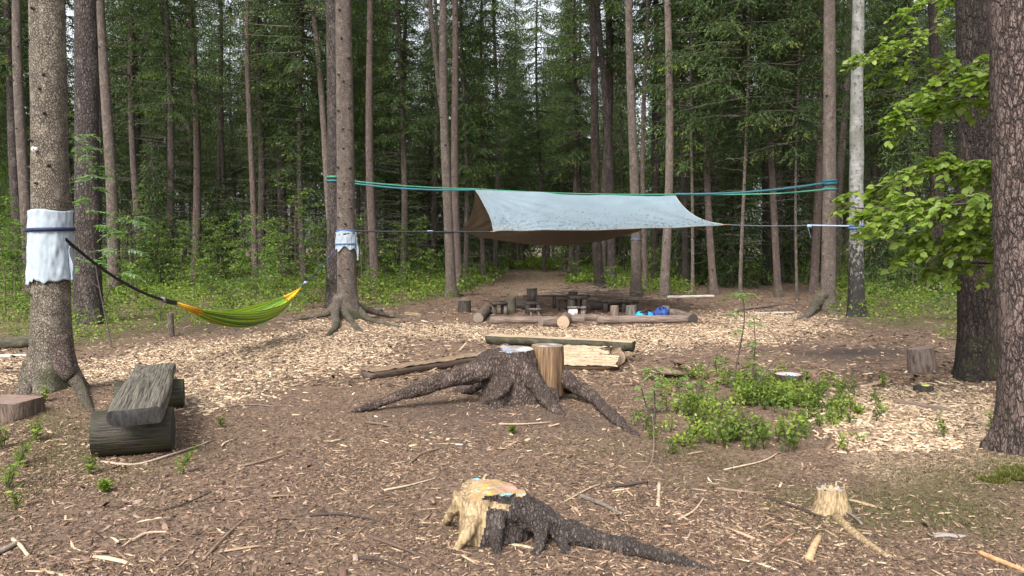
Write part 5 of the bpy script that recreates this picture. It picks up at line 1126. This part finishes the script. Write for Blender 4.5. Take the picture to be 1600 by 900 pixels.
V, f = slivers(q, dd, rs.uniform(.006, .016, len(u)), rs); link('needle_litter', mesh_np('needle_litter', V, [f], np.repeat(np.array([[.1, .065, .04]]) * rs.uniform(.5, 1.3, (len(u), 1)), 4, 0), False, [M['twig']]), tarp, kind='stuff')
for cpt in (fl, fr):
    hm = MB(); hm.box(np.array(cpt - tb), (.12, .1, .016), col=(.24, .13, .1)); link('corner_patch', hm.mesh('corner_patch', M['strap'], False), tarp)

# straps
def wrap(mb_, ti, py, h, off, col, turns=1, slope=0.0):
    root, trunk, cen, rad, r_, d, lean = TREE[ti]; z = P(0, py, d).z - root.location.z; n = 30
    for s in range(turns):
        zz = z - s * h * 1.05; th = np.linspace(0, 2 * np.pi, n, endpoint=False); rows = []
        for k, (dz, ro) in enumerate([(-h / 2, 0), (-h / 2, off), (h / 2, off), (h / 2, 0)]):
            zk = zz + dz + slope * np.cos(th); c = cen(zk); R = rad(zk) * 1.03 + .004 + ro; rows.append(np.stack([c[..., 0] + R * np.cos(th), c[..., 1] + R * np.sin(th), zk], 1) + np.array(root.location))
        V = np.concatenate(rows); a = np.arange(n); a2 = (a + 1) % n; f = np.concatenate([np.stack([a + k * n, a2 + k * n, a2 + ((k + 1) % 4) * n, a + ((k + 1) % 4) * n], 1) for k in range(4)]); mb_.add(V, f, col)
def line(mb_, a, b, sag, w, h, col, n=24):
    a = Vector(a); b = Vector(b); pts = [a.lerp(b, i / n) - Vector((0, 0, sag * 4 * (i / n) * (1 - i / n))) for i in range(n + 1)]
    V = []; dv = (b - a).normalized(); sd_ = Vector((0, 0, 1)).cross(dv).normalized()
    for q in pts:
        for (x, z) in ((-w, -h), (w, -h), (w, h), (-w, h)): V.append(tuple(q + sd_ * x / 2 + Vector((0, 0, z / 2))))
    i = np.arange(n)[:, None] * 4; k = np.arange(4)[None]; mb_.add(np.array(V), np.stack([i + k, i + (k + 1) % 4, i + 4 + (k + 1) % 4, i + 4 + k], -1).reshape(-1, 4), col)
GRN, TEAL, BLU, BLK, NAVY = (.03, .19, .11), (.02, .1, .13), (.07, .14, .28), (.012, .012, .015), (.012, .02, .06)
def strap(name, label, build, cat='strap'):
    b = MB(); build(b); return link(name, b.mesh(name, M['strap'], False), None, label, cat)
pR = P(1288, 286, 19.2); pL = P(528, 280, 20.3)
def f1_(b):
    wrap(b, 11, 277, .06, .008, GRN, 1); line(b, pL, tl + Vector((0, 0, .015)), .05, .01, .035, GRN); line(b, tl + Vector((0, 0, .015)), tr + Vector((0, 0, .015)), .05, .012, .03, GRN); line(b, tr + Vector((0, 0, .015)), P(1222, 302, 19.45), .02, .01, .03, (.12, .42, .25)); line(b, P(1222, 302, 19.45), P(1290, 296, 19.2), .0, .01, .035, (.05, .2, .14)); wrap(b, 34, 296, .05, .006, (.03, .2, .2), 1)
def f2_(b):
    line(b, tr + Vector((0, -.03, .02)), pR, .08, .01, .05, TEAL); wrap(b, 34, 283, .065, .012, TEAL, 2, .01)
def f2b_(b):
    wrap(b, 11, 283, .05, .01, TEAL, 1); line(b, P(528, 283, 20.2), tl + Vector((0, -.02, -.01)), .08, .01, .04, TEAL)
strap('green_strap', 'green strap forming the ridge line of the tarp', f1_); strap('teal_strap', 'teal strap between the tarp ridge and the right spruce', f2_); strap('teal_strap', 'teal strap under the green one left of the tarp', f2b_)
def f3_(b):
    wrap(b, 12, 361, .05, .008, (.05, .09, .2), 1); wrap(b, 12, 366, .025, .02, BLK, 1, .03); line(b, P(553, 361, 16.6), fl, .01, .012, .035, BLK); b.box(np.array(P(672, 362, 16.8)), (.12, .03, .05), col=(.3, .4, .6))
    line(b, P(566, 362, 16.62), P(566, 432, 16.62), 0, .012, .02, BLK)
strap('black_strap', 'black strap from knotty spruce to the tarp front corner', f3_)
strap('blue_cord', 'light blue cord from the tarp right corner to the birch', lambda b: (wrap(b, 35, 353, .05, .01, BLU, 2), line(b, fr, P(1265, 352, 17.35), .02, .01, .02, (.1, .12, .14)), line(b, P(1265, 352, 17.35), P(1327, 353, 17.35), 0, .01, .03, (.35, .45, .6)), b.box(np.array(P(1265, 353, 17.33)), (.1, .03, .06), col=(.35, .45, .6)), line(b, P(1262, 354, 17.33), P(1267, 372, 17.33), 0, .008, .01, (.4, .5, .6))), 'cord')
strap('blue_cord', 'blue cord from the tarp back corner to the mossy spruce', lambda b: (wrap(b, 16, 363, .05, .01, BLU, 1), line(b, bl, P(703, 363, 24.4), .0, .012, .03, (.06, .09, .18))), 'cord')
strap('blue_cord', 'dark blue cord round the pale spruce behind the tarp', lambda b: (wrap(b, 23, 374, .04, .01, BLU, 1), line(b, br_, P(986, 373, 24.9), .0, .012, .03, (.06, .09, .18))), 'cord')

# ------------------------------------------------------------------ cloths on trunks
M['cloth'] = attr_mat('white_cloth', .85, 18, .12, .004)
def cloth(name, label, ti, y0, y1, seed, flap, bandy, bandcol, jag=.05, th0=-3.4, th1=.55):
    root, trunk, cen, rad, r_, d, lean = TREE[ti]; zt = P(0, y0, d).z - root.location.z; zb_ = P(0, y1, d).z - root.location.z
    t = thing(name, label, 'cloth', root.location); n, m = 64, 40; th = np.linspace(th0, th1, n)[:, None]; v = np.linspace(0, 1, m)[None]
    low = zb_ + jag * vn3(np.stack([th.ravel() * 2.2, th.ravel() * 0 + seed, th.ravel() * 0], 1), seed)[:, None] + (jag * .5 * np.sin(th * 7 + seed) if jag > .05 else .02 * vn3(np.stack([th.ravel() * 6, th.ravel() * 0, th.ravel() * 0], 1), 2)[:, None]); zz = zt + .01 * np.sin(th * 3) + (low - zt) * v
    c = cen(zz); fold = .007 * vn3(np.stack([(th * 11 + zz * 6).ravel(), (zz * 14 - th * 3).ravel(), np.full(n * m, seed + 3)], 1), 8).reshape(n, m) + .007 * vn3(np.stack([(th * 6 + 0 * v).ravel(), (zz * 9).ravel(), np.full(n * m, seed)], 1), 3).reshape(n, m) + .012 * np.clip(v - .5, 0, 1) * (1 + np.sin(th * 5 + seed))
    R = rad(zz) * 1.05 + .014 + fold; V = np.stack([c[..., 0] + R * np.cos(th), c[..., 1] + R * np.sin(th), zz], -1).reshape(-1, 3); i = np.arange(n - 1)[:, None] * m; k = np.arange(m - 1)[None]; f = np.stack([i + k, i + m + k, i + m + k + 1, i + k + 1], -1).reshape(-1, 4)
    o = link('sheet', mesh_np('sheet', V, [f], np.repeat(np.array([[.27, .315, .36]]), len(V), 0), True, [M['cloth']]), t); so_ = o.modifiers.new('thick', 'SOLIDIFY'); so_.thickness = .006
    if flap:
        fz0, fz1, ang, wd = flap; n2, m2 = 10, 20; uu = np.linspace(0, 1, n2)[:, None]; vv_ = np.linspace(0, 1, m2)[None]; z0_ = P(0, fz0, d).z - root.location.z; z1_ = P(0, fz1, d).z - root.location.z
        zz = z0_ + (z1_ - z0_) * vv_ + .03 * uu * vv_; c = cen(zz + 0 * uu); R = rad(zz + 0 * uu) * 1.05 + .03 + uu * wd * (.35 + .65 * vv_) + .012 * np.sin(vv_ * 9 + uu * 3); V = np.stack([c[..., 0] + R * math.cos(ang), c[..., 1] + R * math.sin(ang) - .05 * uu, zz + 0 * uu], -1).reshape(-1, 3); i = np.arange(n2 - 1)[:, None] * m2; k = np.arange(m2 - 1)[None]; f = np.stack([i + k, i + m2 + k, i + m2 + k + 1, i + k + 1], -1).reshape(-1, 4)
        o = link('flap', mesh_np('flap', V, [f], np.repeat(np.array([[.265, .31, .355]]), len(V), 0), True, [M['cloth']]), t); so_ = o.modifiers.new('thick', 'SOLIDIFY'); so_.thickness = .006
    b = MB(); wrap(b, ti, bandy, .035, .03 + .012, bandcol, 1, .006)
    return link('tree_band', b.mesh('tree_band', M['strap'], False), None, {0: 'dark navy band tied round the large white cloth', 12: 'thin navy band tied round the small white cloth'}[ti], 'strap')
cloth('white_cloth', 'large white cloth wrapped round the thick left spruce', 0, 329, 440, 3, (385, 441, -.12, .07), 359, NAVY, .025)
cloth('white_cloth', 'small torn white cloth on the knotty spruce', 12, 362, 391, 6, (372, 408, -.25, .06), 381, BLU, .065, -2.9, .1)
tg = MB(); q = P(53, 233, TREE[0][5] - TREE[0][4] - .0); tg.tube([q + Vector((0, .06, 0)), q + Vector((0, -.012, 0))], [.022, .022], 10, True, col=(.75, .78, .8)); tg.tube([q + Vector((0, -.012, 0)), q + Vector((0, -.018, 0))], [.01, .008], 8, True, col=(.05, .05, .05)); link('trunk_tag', tg.mesh('trunk_tag', M['strap'], False), None, 'small white disc nailed to the thick left spruce', 'tag')

# ------------------------------------------------------------------ hammock
A = P(103, 374, TREE[0][5] - .05); B = P(529, 386, TREE[12][5] - .05)
h0, h1 = P(275, 473, 10.36), P(470, 450, 14.6); s0, s1 = P(309, 484, 10.75), P(450, 464, 14.1)
ham = thing('hammock', 'green striped hammock slung between two spruces at left', 'hammock', ((s0 + s1) / 2).to_tuple()); hb_ = ham.location.copy()
n, m = 70, 81; V = np.zeros((n, m, 3)); C = np.zeros((n, m, 3)); stripes = [(.16, .32, .03), (.05, .13, .02), (.3, .38, .02), (.16, .34, .04), (.04, .09, .02), (.36, .36, .02), (.2, .38, .04), (.09, .22, .03), (.3, .4, .04), (.1, .3, .14), (.24, .4, .03), (.05, .13, .02), (.36, .4, .03)]
ax = (s1 - s0); sdv = Vector((0, 0, 1)).cross(ax).normalized()
for i_ in range(n):
    t = i_ / (n - 1); c = s0.lerp(s1, t); c.z -= .15 * 4 * t * (1 - t)
    open_ = math.sin(math.pi * (.04 + .92 * t)) ** .7; wv = .24 * open_ + .02; dp = .2 * open_ + .015
    for j_ in range(m):
        a = math.pi * (j_ / (m - 1)); x = math.cos(a) * wv; z = -math.sin(a) * dp + .04 * open_ * (abs(math.cos(a)) ** 4)
        pl_ = .008 * math.sin(j_ * 1.3 + .4 * math.sin(t * 9)) * (1 - .45 * open_)
        q = c + sdv * (x + pl_) + Vector((0, 0, z + pl_ + .006 * math.sin(j_ * 1.7 + t * 5))); V[i_, j_] = tuple(q - hb_); C[i_, j_] = stripes[(j_ * 2 // 3 + (j_ // 7)) % 13]
i = np.arange(n - 1)[:, None] * m; k = np.arange(m - 1)[None]; f = np.stack([i + k, i + k + 1, i + m + k + 1, i + m + k], -1).reshape(-1, 4)
o = link('cloth_bed', mesh_np('cloth_bed', V.reshape(-1, 3), [f], C.reshape(-1, 3), True, [M['cloth']]), ham); so_ = o.modifiers.new('thick', 'SOLIDIFY'); so_.thickness = .005
for (p_, q_, row) in ((h0, s0, 0), (h1, s1, n - 1)):
    for j_ in range(0, m, 11):
        b = MB(); e_ = Vector(V[row, j_]); b.tube([p_ - hb_, (p_ - hb_).lerp(e_, .5) + Vector((0, 0, -.012 + .004 * (j_ % 5))), e_], [.014, .014, .012], 5, True, col=(.62, .33, .02)); link('end_cord', b.mesh('end_cord', M['strap']), ham)
strap('hammock_strap', 'black strap from the thick left spruce to the hammock', lambda b: (line(b, A, h0, .12, .012, .035, BLK), line(b, A.lerp(h0, .86) - Vector((0, 0, .055)), h0, .01, .03, .06, (.015, .02, .02)), b.box(np.array(A.lerp(h0, .86) - Vector((0, 0, .05))), (.05, .05, .06), col=(.2, .2, .22))))
strap('hammock_strap', 'dark blue cord from the hammock to the knotty spruce', lambda b: (line(b, h1, B, .02, .014, .022, (.03, .05, .1)), b.box(np.array(h1.lerp(B, .12)), (.04, .1, .05), col=(.3, .35, .42))))

# ------------------------------------------------------------------ litter: chips and sticks
def in_view(x, y, mar=.05): return np.abs(x) < y * (.65 + mar) + .3
rs = np.random.default_rng(21)
def litter(name, label, n, yr, size, aspect, zfun, cols, seed, thick=.006, tilt=.18, template='chip', pw=1.0, mat='chip', cmix=None):
    rs = np.random.default_rng(seed); y = yr[0] + (yr[1] - yr[0]) * rs.random(n * 3) ** pw; x = rs.uniform(-1, 1, n * 3) * (y * .7 + .3)
    keep = rs.random(len(x)) < zfun(x, y); x, y = x[keep][:n], y[keep][:n]; k = len(x)
    L = size * np.exp(rs.normal(0, .55, k)); Wd = np.minimum(L * aspect, size * aspect * 1.6) * rs.uniform(.6, 1.6, k)
    R = euler_R(rs.normal(0, tilt, k), rs.normal(0, tilt, k), rs.uniform(0, 6.28, k)); z = hz(x, y) + rs.uniform(0, .006, k)
    cc = np.array(cols)[rs.integers(0, len(cols), k)] * rs.uniform(.65, 1.25, k)[:, None]
    if cmix is not None: cc = cmix(x, y, cc)
    TV, TF = (CHIP_V, CHIP_F) if template == 'chip' else (DIA_V - np.array([.5, 0, 0]), DIA_F)
    V, f, C = scatter_arrays(TV, TF, np.stack([x, y, z], 1), R, np.stack([L, Wd, np.full(k, thick)], 1), cc)
    return link(name, mesh_np(name, V, [f], C, False, [M[mat]]), None, label, 'wood chips', None, 'stuff')
notbush = lambda x, y: 1 - .8 * zone('bush', x, y) - .85 * np.clip(zone('veg', x, y), 0, 1) - .9 * zone('dark', x, y)
PALE = [(.45, .345, .235), (.38, .28, .185), (.54, .43, .305), (.28, .195, .13), (.2, .135, .09), (.41, .3, .195)]
BRN = [(.18, .122, .08), (.13, .085, .056), (.26, .18, .122), (.095, .062, .043), (.32, .23, .155), (.06, .04, .03), (.16, .1, .065), (.12, .078, .05), (.085, .055, .038)]
litter('wood_chips', 'pale wood chips covering the trodden clearing', 44000, (6.0, 21), .043, .36, lambda x, y: np.clip(zone('pale', x, y) - zone('dark', x, y), 0, 1) * .95 + .01, PALE, 31, .008, .22, pw=1.1)
litter('wood_shreds', 'brown shredded bark and chips on the forest floor', 85000, (2.6, 10), .027, .17, lambda x, y: np.clip(notbush(x, y), 0, 1) * np.clip(.3 + .95 * fbm2(x, y, .9, 12, 4), 0.03, 1) * np.clip(1.5 - y / 6.5, .35, 1), BRN, 32, .005, .22, pw=.95)
litter('needle_litter', 'fine needles and crumbs covering the forest floor', 90000, (2.5, 9), .02, .3, lambda x, y: np.clip(notbush(x, y), 0, 1), BRN + [(.06, .042, .032), (.11, .075, .055)], 33, .003, .3, 'dia', pw=.95)
litter('far_litter', 'brown wood litter on the far clearing floor', 32000, (9, 46), .07, .3, lambda x, y: np.clip(notbush(x, y), 0, 1) * .6, BRN, 34, .006, .2, pw=1.2)
litter('leaf_litter', 'reddish dead leaf scraps in the left foreground', 2600, (2.6, 6), .028, .55, lambda x, y: np.clip(notbush(x, y), 0, 1) * np.clip((-x - .6) / 1.2, .03, 1) * .6, [(.17, .1, .072), (.2, .125, .092), (.12, .075, .056), (.25, .175, .135)], 36, .003, .35)
# moss and short grass
def moss(n, seed):
    rs = np.random.default_rng(seed); y = rs.uniform(2.6, 9, n * 4); x = rs.uniform(-1, 1, n * 4) * (y * .72 + .3); mk = zone('moss', x, y, .6, .7) * np.clip(.5 + 1.6 * fbm2(x, y, 2.2, 44, 3), 0, 1); keep = rs.random(len(x)) < mk; x, y = x[keep][:n], y[keep][:n]; k = len(x)
    d = rs.normal(size=(k, 3)) * .6; d[:, 2] = np.abs(d[:, 2]) + .35; d = d / np.linalg.norm(d, axis=1, keepdims=True) * rs.uniform(.012, .035, (k, 1)); V, f = slivers(np.stack([x, y, hz(x, y) - .002], 1), d, rs.uniform(.003, .006, k), rs)
    c = np.array([(.1, .105, .035), (.075, .085, .028), (.14, .14, .05), (.12, .1, .055)])[rs.integers(0, 4, k)] * rs.uniform(.7, 1.3, (k, 1)); link('moss', mesh_np('moss', V, [f], np.repeat(c, 4, 0), False, [M['leaf']]), None, 'short moss and grass tufts on the foreground ground', 'moss', None, 'stuff')
moss(60000, 3)
def mound(px, py, w, h, lab, seed, n=5000):
    rs = np.random.default_rng(seed); g = gp(px, py); a = rs.uniform(0, 6.28, n); q = np.sqrt(rs.random(n)); x = g.x + q * np.cos(a) * w; y = g.y + q * np.sin(a) * w * .6; ok_ = fbm2(x, y, 6, 4, 3) > -.45 + q * .7; x, y, q = x[ok_], y[ok_], q[ok_]; n = len(x); z = hz(x, y) + h * (1 - q * q); d = rs.normal(size=(n, 3)) * .5; d[:, 2] = np.abs(d[:, 2]) + .4; d = d / np.linalg.norm(d, axis=1, keepdims=True) * rs.uniform(.02, .05, (n, 1)); V, f = slivers(np.stack([x, y, z - .01], 1), d, rs.uniform(.004, .009, n), rs)
    c = np.array([(.13, .14, .035), (.1, .11, .03), (.17, .165, .05)])[rs.integers(0, 3, n)] * rs.uniform(.7, 1.3, (n, 1)); link('moss_mound', mesh_np('moss_mound', V, [f], np.repeat(c, 4, 0), False, [M['leaf']]), None, lab, 'moss', None, 'stuff')
mound(1590, 752, .3, .03, 'yellow green moss mound at the foot of the right edge pine', 5, 9000)

# single chips and sticks in the foreground (individuals)
CH = []
for k in range(8):
    r2 = np.random.default_rng(50 + k); b = MB(); cl = np.array([(.46, .35, .235), (.34, .24, .155), (.5, .39, .27), (.22, .145, .095), (.4, .29, .19), (.13, .085, .06), (.46, .36, .25), (.32, .22, .145)][k])
    bn = r2.normal(0, .06); asp = r2.uniform(.06, .14); pts = [(-.5, 0, .02), (-.2, bn * .6, .035 + .02 * r2.random()), (.15, bn, .03), (.5, r2.normal(0, .03), .02)]
    V, fq, cp_ = tube(pts, [asp * .3, asp * .5, asp * .48, asp * .22], 6, True, k, .3); V[:, 2] = .0 + (V[:, 2] - V[:, 2].min()) * .55; b.add(V, [fq] + cp_, cl); CH.append(b.mesh('wood_chip', M['chip'], False))
cand = []
r3 = np.random.default_rng(77)
while len(cand) < 300:
    y = r3.uniform(2.9, 6.6); x = r3.uniform(-1, 1) * (y * .66)
    if zone('bush', x, y)[0] > .3: continue
    if fbm2(x, y, .8, 12, 3)[0] + r3.normal() * .35 < -.12: continue
    cand.append((x, y))
for (x, y) in cand:
    l = min(.28, .1 * math.exp(r3.normal(0, .5))); link('wood_chip', CH[r3.integers(8)], None, 'light brown wood chip lying loose on the foreground litter', 'wood chip', 'wood chips in the foreground', None, (x, y, gz(x, y) - .002), (r3.normal(0, .08), r3.normal(0, .1), r3.uniform(0, 6.28)), (l, l * r3.uniform(.7, 1.3), l))
def stick(label, pts, r0, r1, col, seed=0, name='stick'):
    pp = bez([gp(a, b, r0 * .6 + (c if c else 0)) for (a, b, c) in pts], 16); b = MB(); b.tube(pp, list(np.linspace(r0, r1, 17)), 7, True, seed, .18, col=np.array(col)); link(name, b.mesh(name, M['twig']), None, label, 'stick')
DKS = (.05, .036, .03); MDS = (.2, .14, .1); LTS = (.42, .32, .23)
stick('long dark twig lying left of the painted foreground stump', [(484, 810, 0), (530, 811, .01), (580, 814, 0), (612, 822, 0)], .009, .005, DKS, 1)
stick('forked brown stick left below the painted foreground stump', [(572, 838, 0), (620, 858, .012), (660, 872, 0), (688, 886, 0)], .01, .007, (.09, .06, .045), 2)
stick('brown stick slanting in the left foreground', [(372, 735, 0), (410, 726, .01), (450, 712, 0)], .011, .006, MDS, 3)
stick('long brown twig low in the left foreground', [(318, 880, 0), (350, 850, .01), (388, 808, 0)], .008, .005, MDS, 4)
stick('grey wood strip behind the painted foreground stump', [(905, 780, 0), (940, 796, .005), (972, 810, 0)], .016, .01, (.14, .12, .1), 5)
stick('dark knobbly twig in the centre foreground', [(948, 766, 0), (980, 763, .01), (1012, 758, 0)], .012, .007, DKS, 6)
stick('pale chunky stick standing out right of centre', [(1028, 795, 0), (1029, 778, 0), (1030, 760, 0)], .012, .011, LTS, 7)
stick('thick pale bark chunk left of the splintered stump root', [(1264, 874, 0), (1272, 858, .01), (1280, 840, 0)], .022, .016, (.42, .27, .15), 8)
stick('dark twig lying left of the small splintered stump', [(1195, 782, 0), (1235, 795, .008), (1290, 812, 0)], .011, .006, DKS, 9)
stick('grey stick lying right of the small splintered stump', [(1312, 802, .0), (1330, 812, .012), (1348, 824, 0)], .01, .007, (.16, .13, .11), 10)
stick('orange brown branch at the lower right corner', [(1530, 864, 0), (1565, 878, .005), (1610, 892, 0)], .014, .011, (.36, .2, .1), 11)
stick('pale stick leaning in the lower left corner', [(20, 846, 0), (32, 858, .01), (44, 872, 0)], .011, .01, LTS, 12)
stick('thick grey stick at the lower left photo edge', [(-15, 872, 0), (12, 862, .01), (30, 852, 0)], .016, .012, (.26, .22, .18), 13)
stick('pale bent stick lying in front of the log bench', [(158, 722, 0), (210, 724, 0), (262, 716, .01), (330, 690, 0)], .011, .006, (.34, .27, .21), 14)
stick('reddish slab of bark below the painted foreground stump', [(762, 852, 0), (767, 840, .008), (772, 828, 0)], .018, .013, (.3, .19, .13), 15)
stick('thin bare twig at the left of the bilberry patch', [(1005, 745, 0), (1020, 720, .01), (1021, 680, .05), (1018, 640, .0)], .007, .003, (.22, .15, .11), 16)
stick('long straw coloured stick right of centre foreground', [(1130, 738, 0), (1190, 725, .006), (1215, 712, 0)], .006, .004, LTS, 17)
stick('brown stick between the root stump and the painted stump', [(570, 660, 0), (600, 665, .012), (625, 672, 0)], .013, .009, (.11, .08, .06), 18)
stick('thin pale twig in front of the central stump', [(780, 668, 0), (820, 669, .01), (862, 665, 0)], .008, .005, (.38, .28, .2), 19)
for k_, (lb_, pts_, r_, c_) in enumerate([('thin dark twig in the lower left foreground', [(250, 800, 0), (290, 790, .008), (330, 770, 0)], .006, DKS), ('pale splinter pointing at the painted stump from the left', [(600, 770, 0), (640, 764, .006), (682, 752, 0)], .008, LTS), ('brown stick crossing the centre of the brown ground', [(640, 730, 0), (660, 715, .008), (690, 705, 0)], .009, MDS), ('pale stick right of the long foreground root', [(1060, 812, 0), (1085, 800, .006), (1100, 780, 0)], .008, LTS), ('dark stick at the bottom centre of the photo', [(560, 872, 0), (600, 880, .006), (640, 892, 0)], .008, DKS), ('straight pale stick above the long foreground root', [(880, 790, 0), (920, 770, .006), (938, 762, 0)], .007, LTS), ('reddish stick at the bottom right of the root', [(1215, 850, 0), (1228, 842, .005), (1240, 832, 0)], .011, (.26, .14, .09)), ('brown stick in front of the bilberry patch', [(1120, 765, 0), (1165, 772, .006), (1205, 776, 0)], .008, MDS), ('pale stick lying left of the long brown twig', [(205, 850, 0), (230, 838, .006), (262, 834, 0)], .009, LTS), ('grey twig at the rim of the left wood chips', [(330, 640, 0), (380, 632, .008), (430, 634, 0)], .008, (.18, .14, .11))]):
    stick(lb_, pts_, r_, r_ * .6, c_, 40 + k_)
pw_ = MB(); g = gp(1482, 838); rs_ = np.random.default_rng(4); pw_.tube([(-.1, 0, .01), (-.02, .02, .022), (.06, -.01, .02), (.12, .01, .01)], [.012, .028, .026, .01], 9, True, 3, .45, col=(.22, .2, .18)); V = np.concatenate(pw_.V); V[:, 2] *= .4; V = V * .8; link('torn_paper', mesh_np('torn_paper', V, pw_.F[:1], np.concatenate(pw_.C), False, [M['cloth']]), None, 'crumpled whitish scrap on the moss at lower right', 'scrap', loc=g)

# place words for the look-alike saplings and trees
def ordinal(n):
    w = 'first second third fourth fifth sixth seventh eighth ninth tenth eleventh twelfth thirteenth fourteenth fifteenth sixteenth seventeenth eighteenth nineteenth'.split()
    t = {2: 'twent', 3: 'thirt', 4: 'fort'}
    if n < 20: return w[n - 1]
    return t[n // 10] + 'ieth' if n % 10 == 0 else t[n // 10] + 'y ' + w[n % 10 - 1]
for grp, phr in (('young spruces among the trunks', 'from the left of the young bushy spruces among the tall trunks'), ('small saplings in the undergrowth', 'from the left of the small leafy saplings at the forest edge'), ('broadleaf trees far back', 'from the left of the tall bright broadleaf trees far back')):
    mem = [o for o in COL.objects if o.get('group') == grp and o.parent is None]; mem.sort(key=lambda o: o.location.x / o.location.y)
    for k, o in enumerate(mem): o['label'] = (ordinal(k + 1) if k else 'first') + ' ' + phr
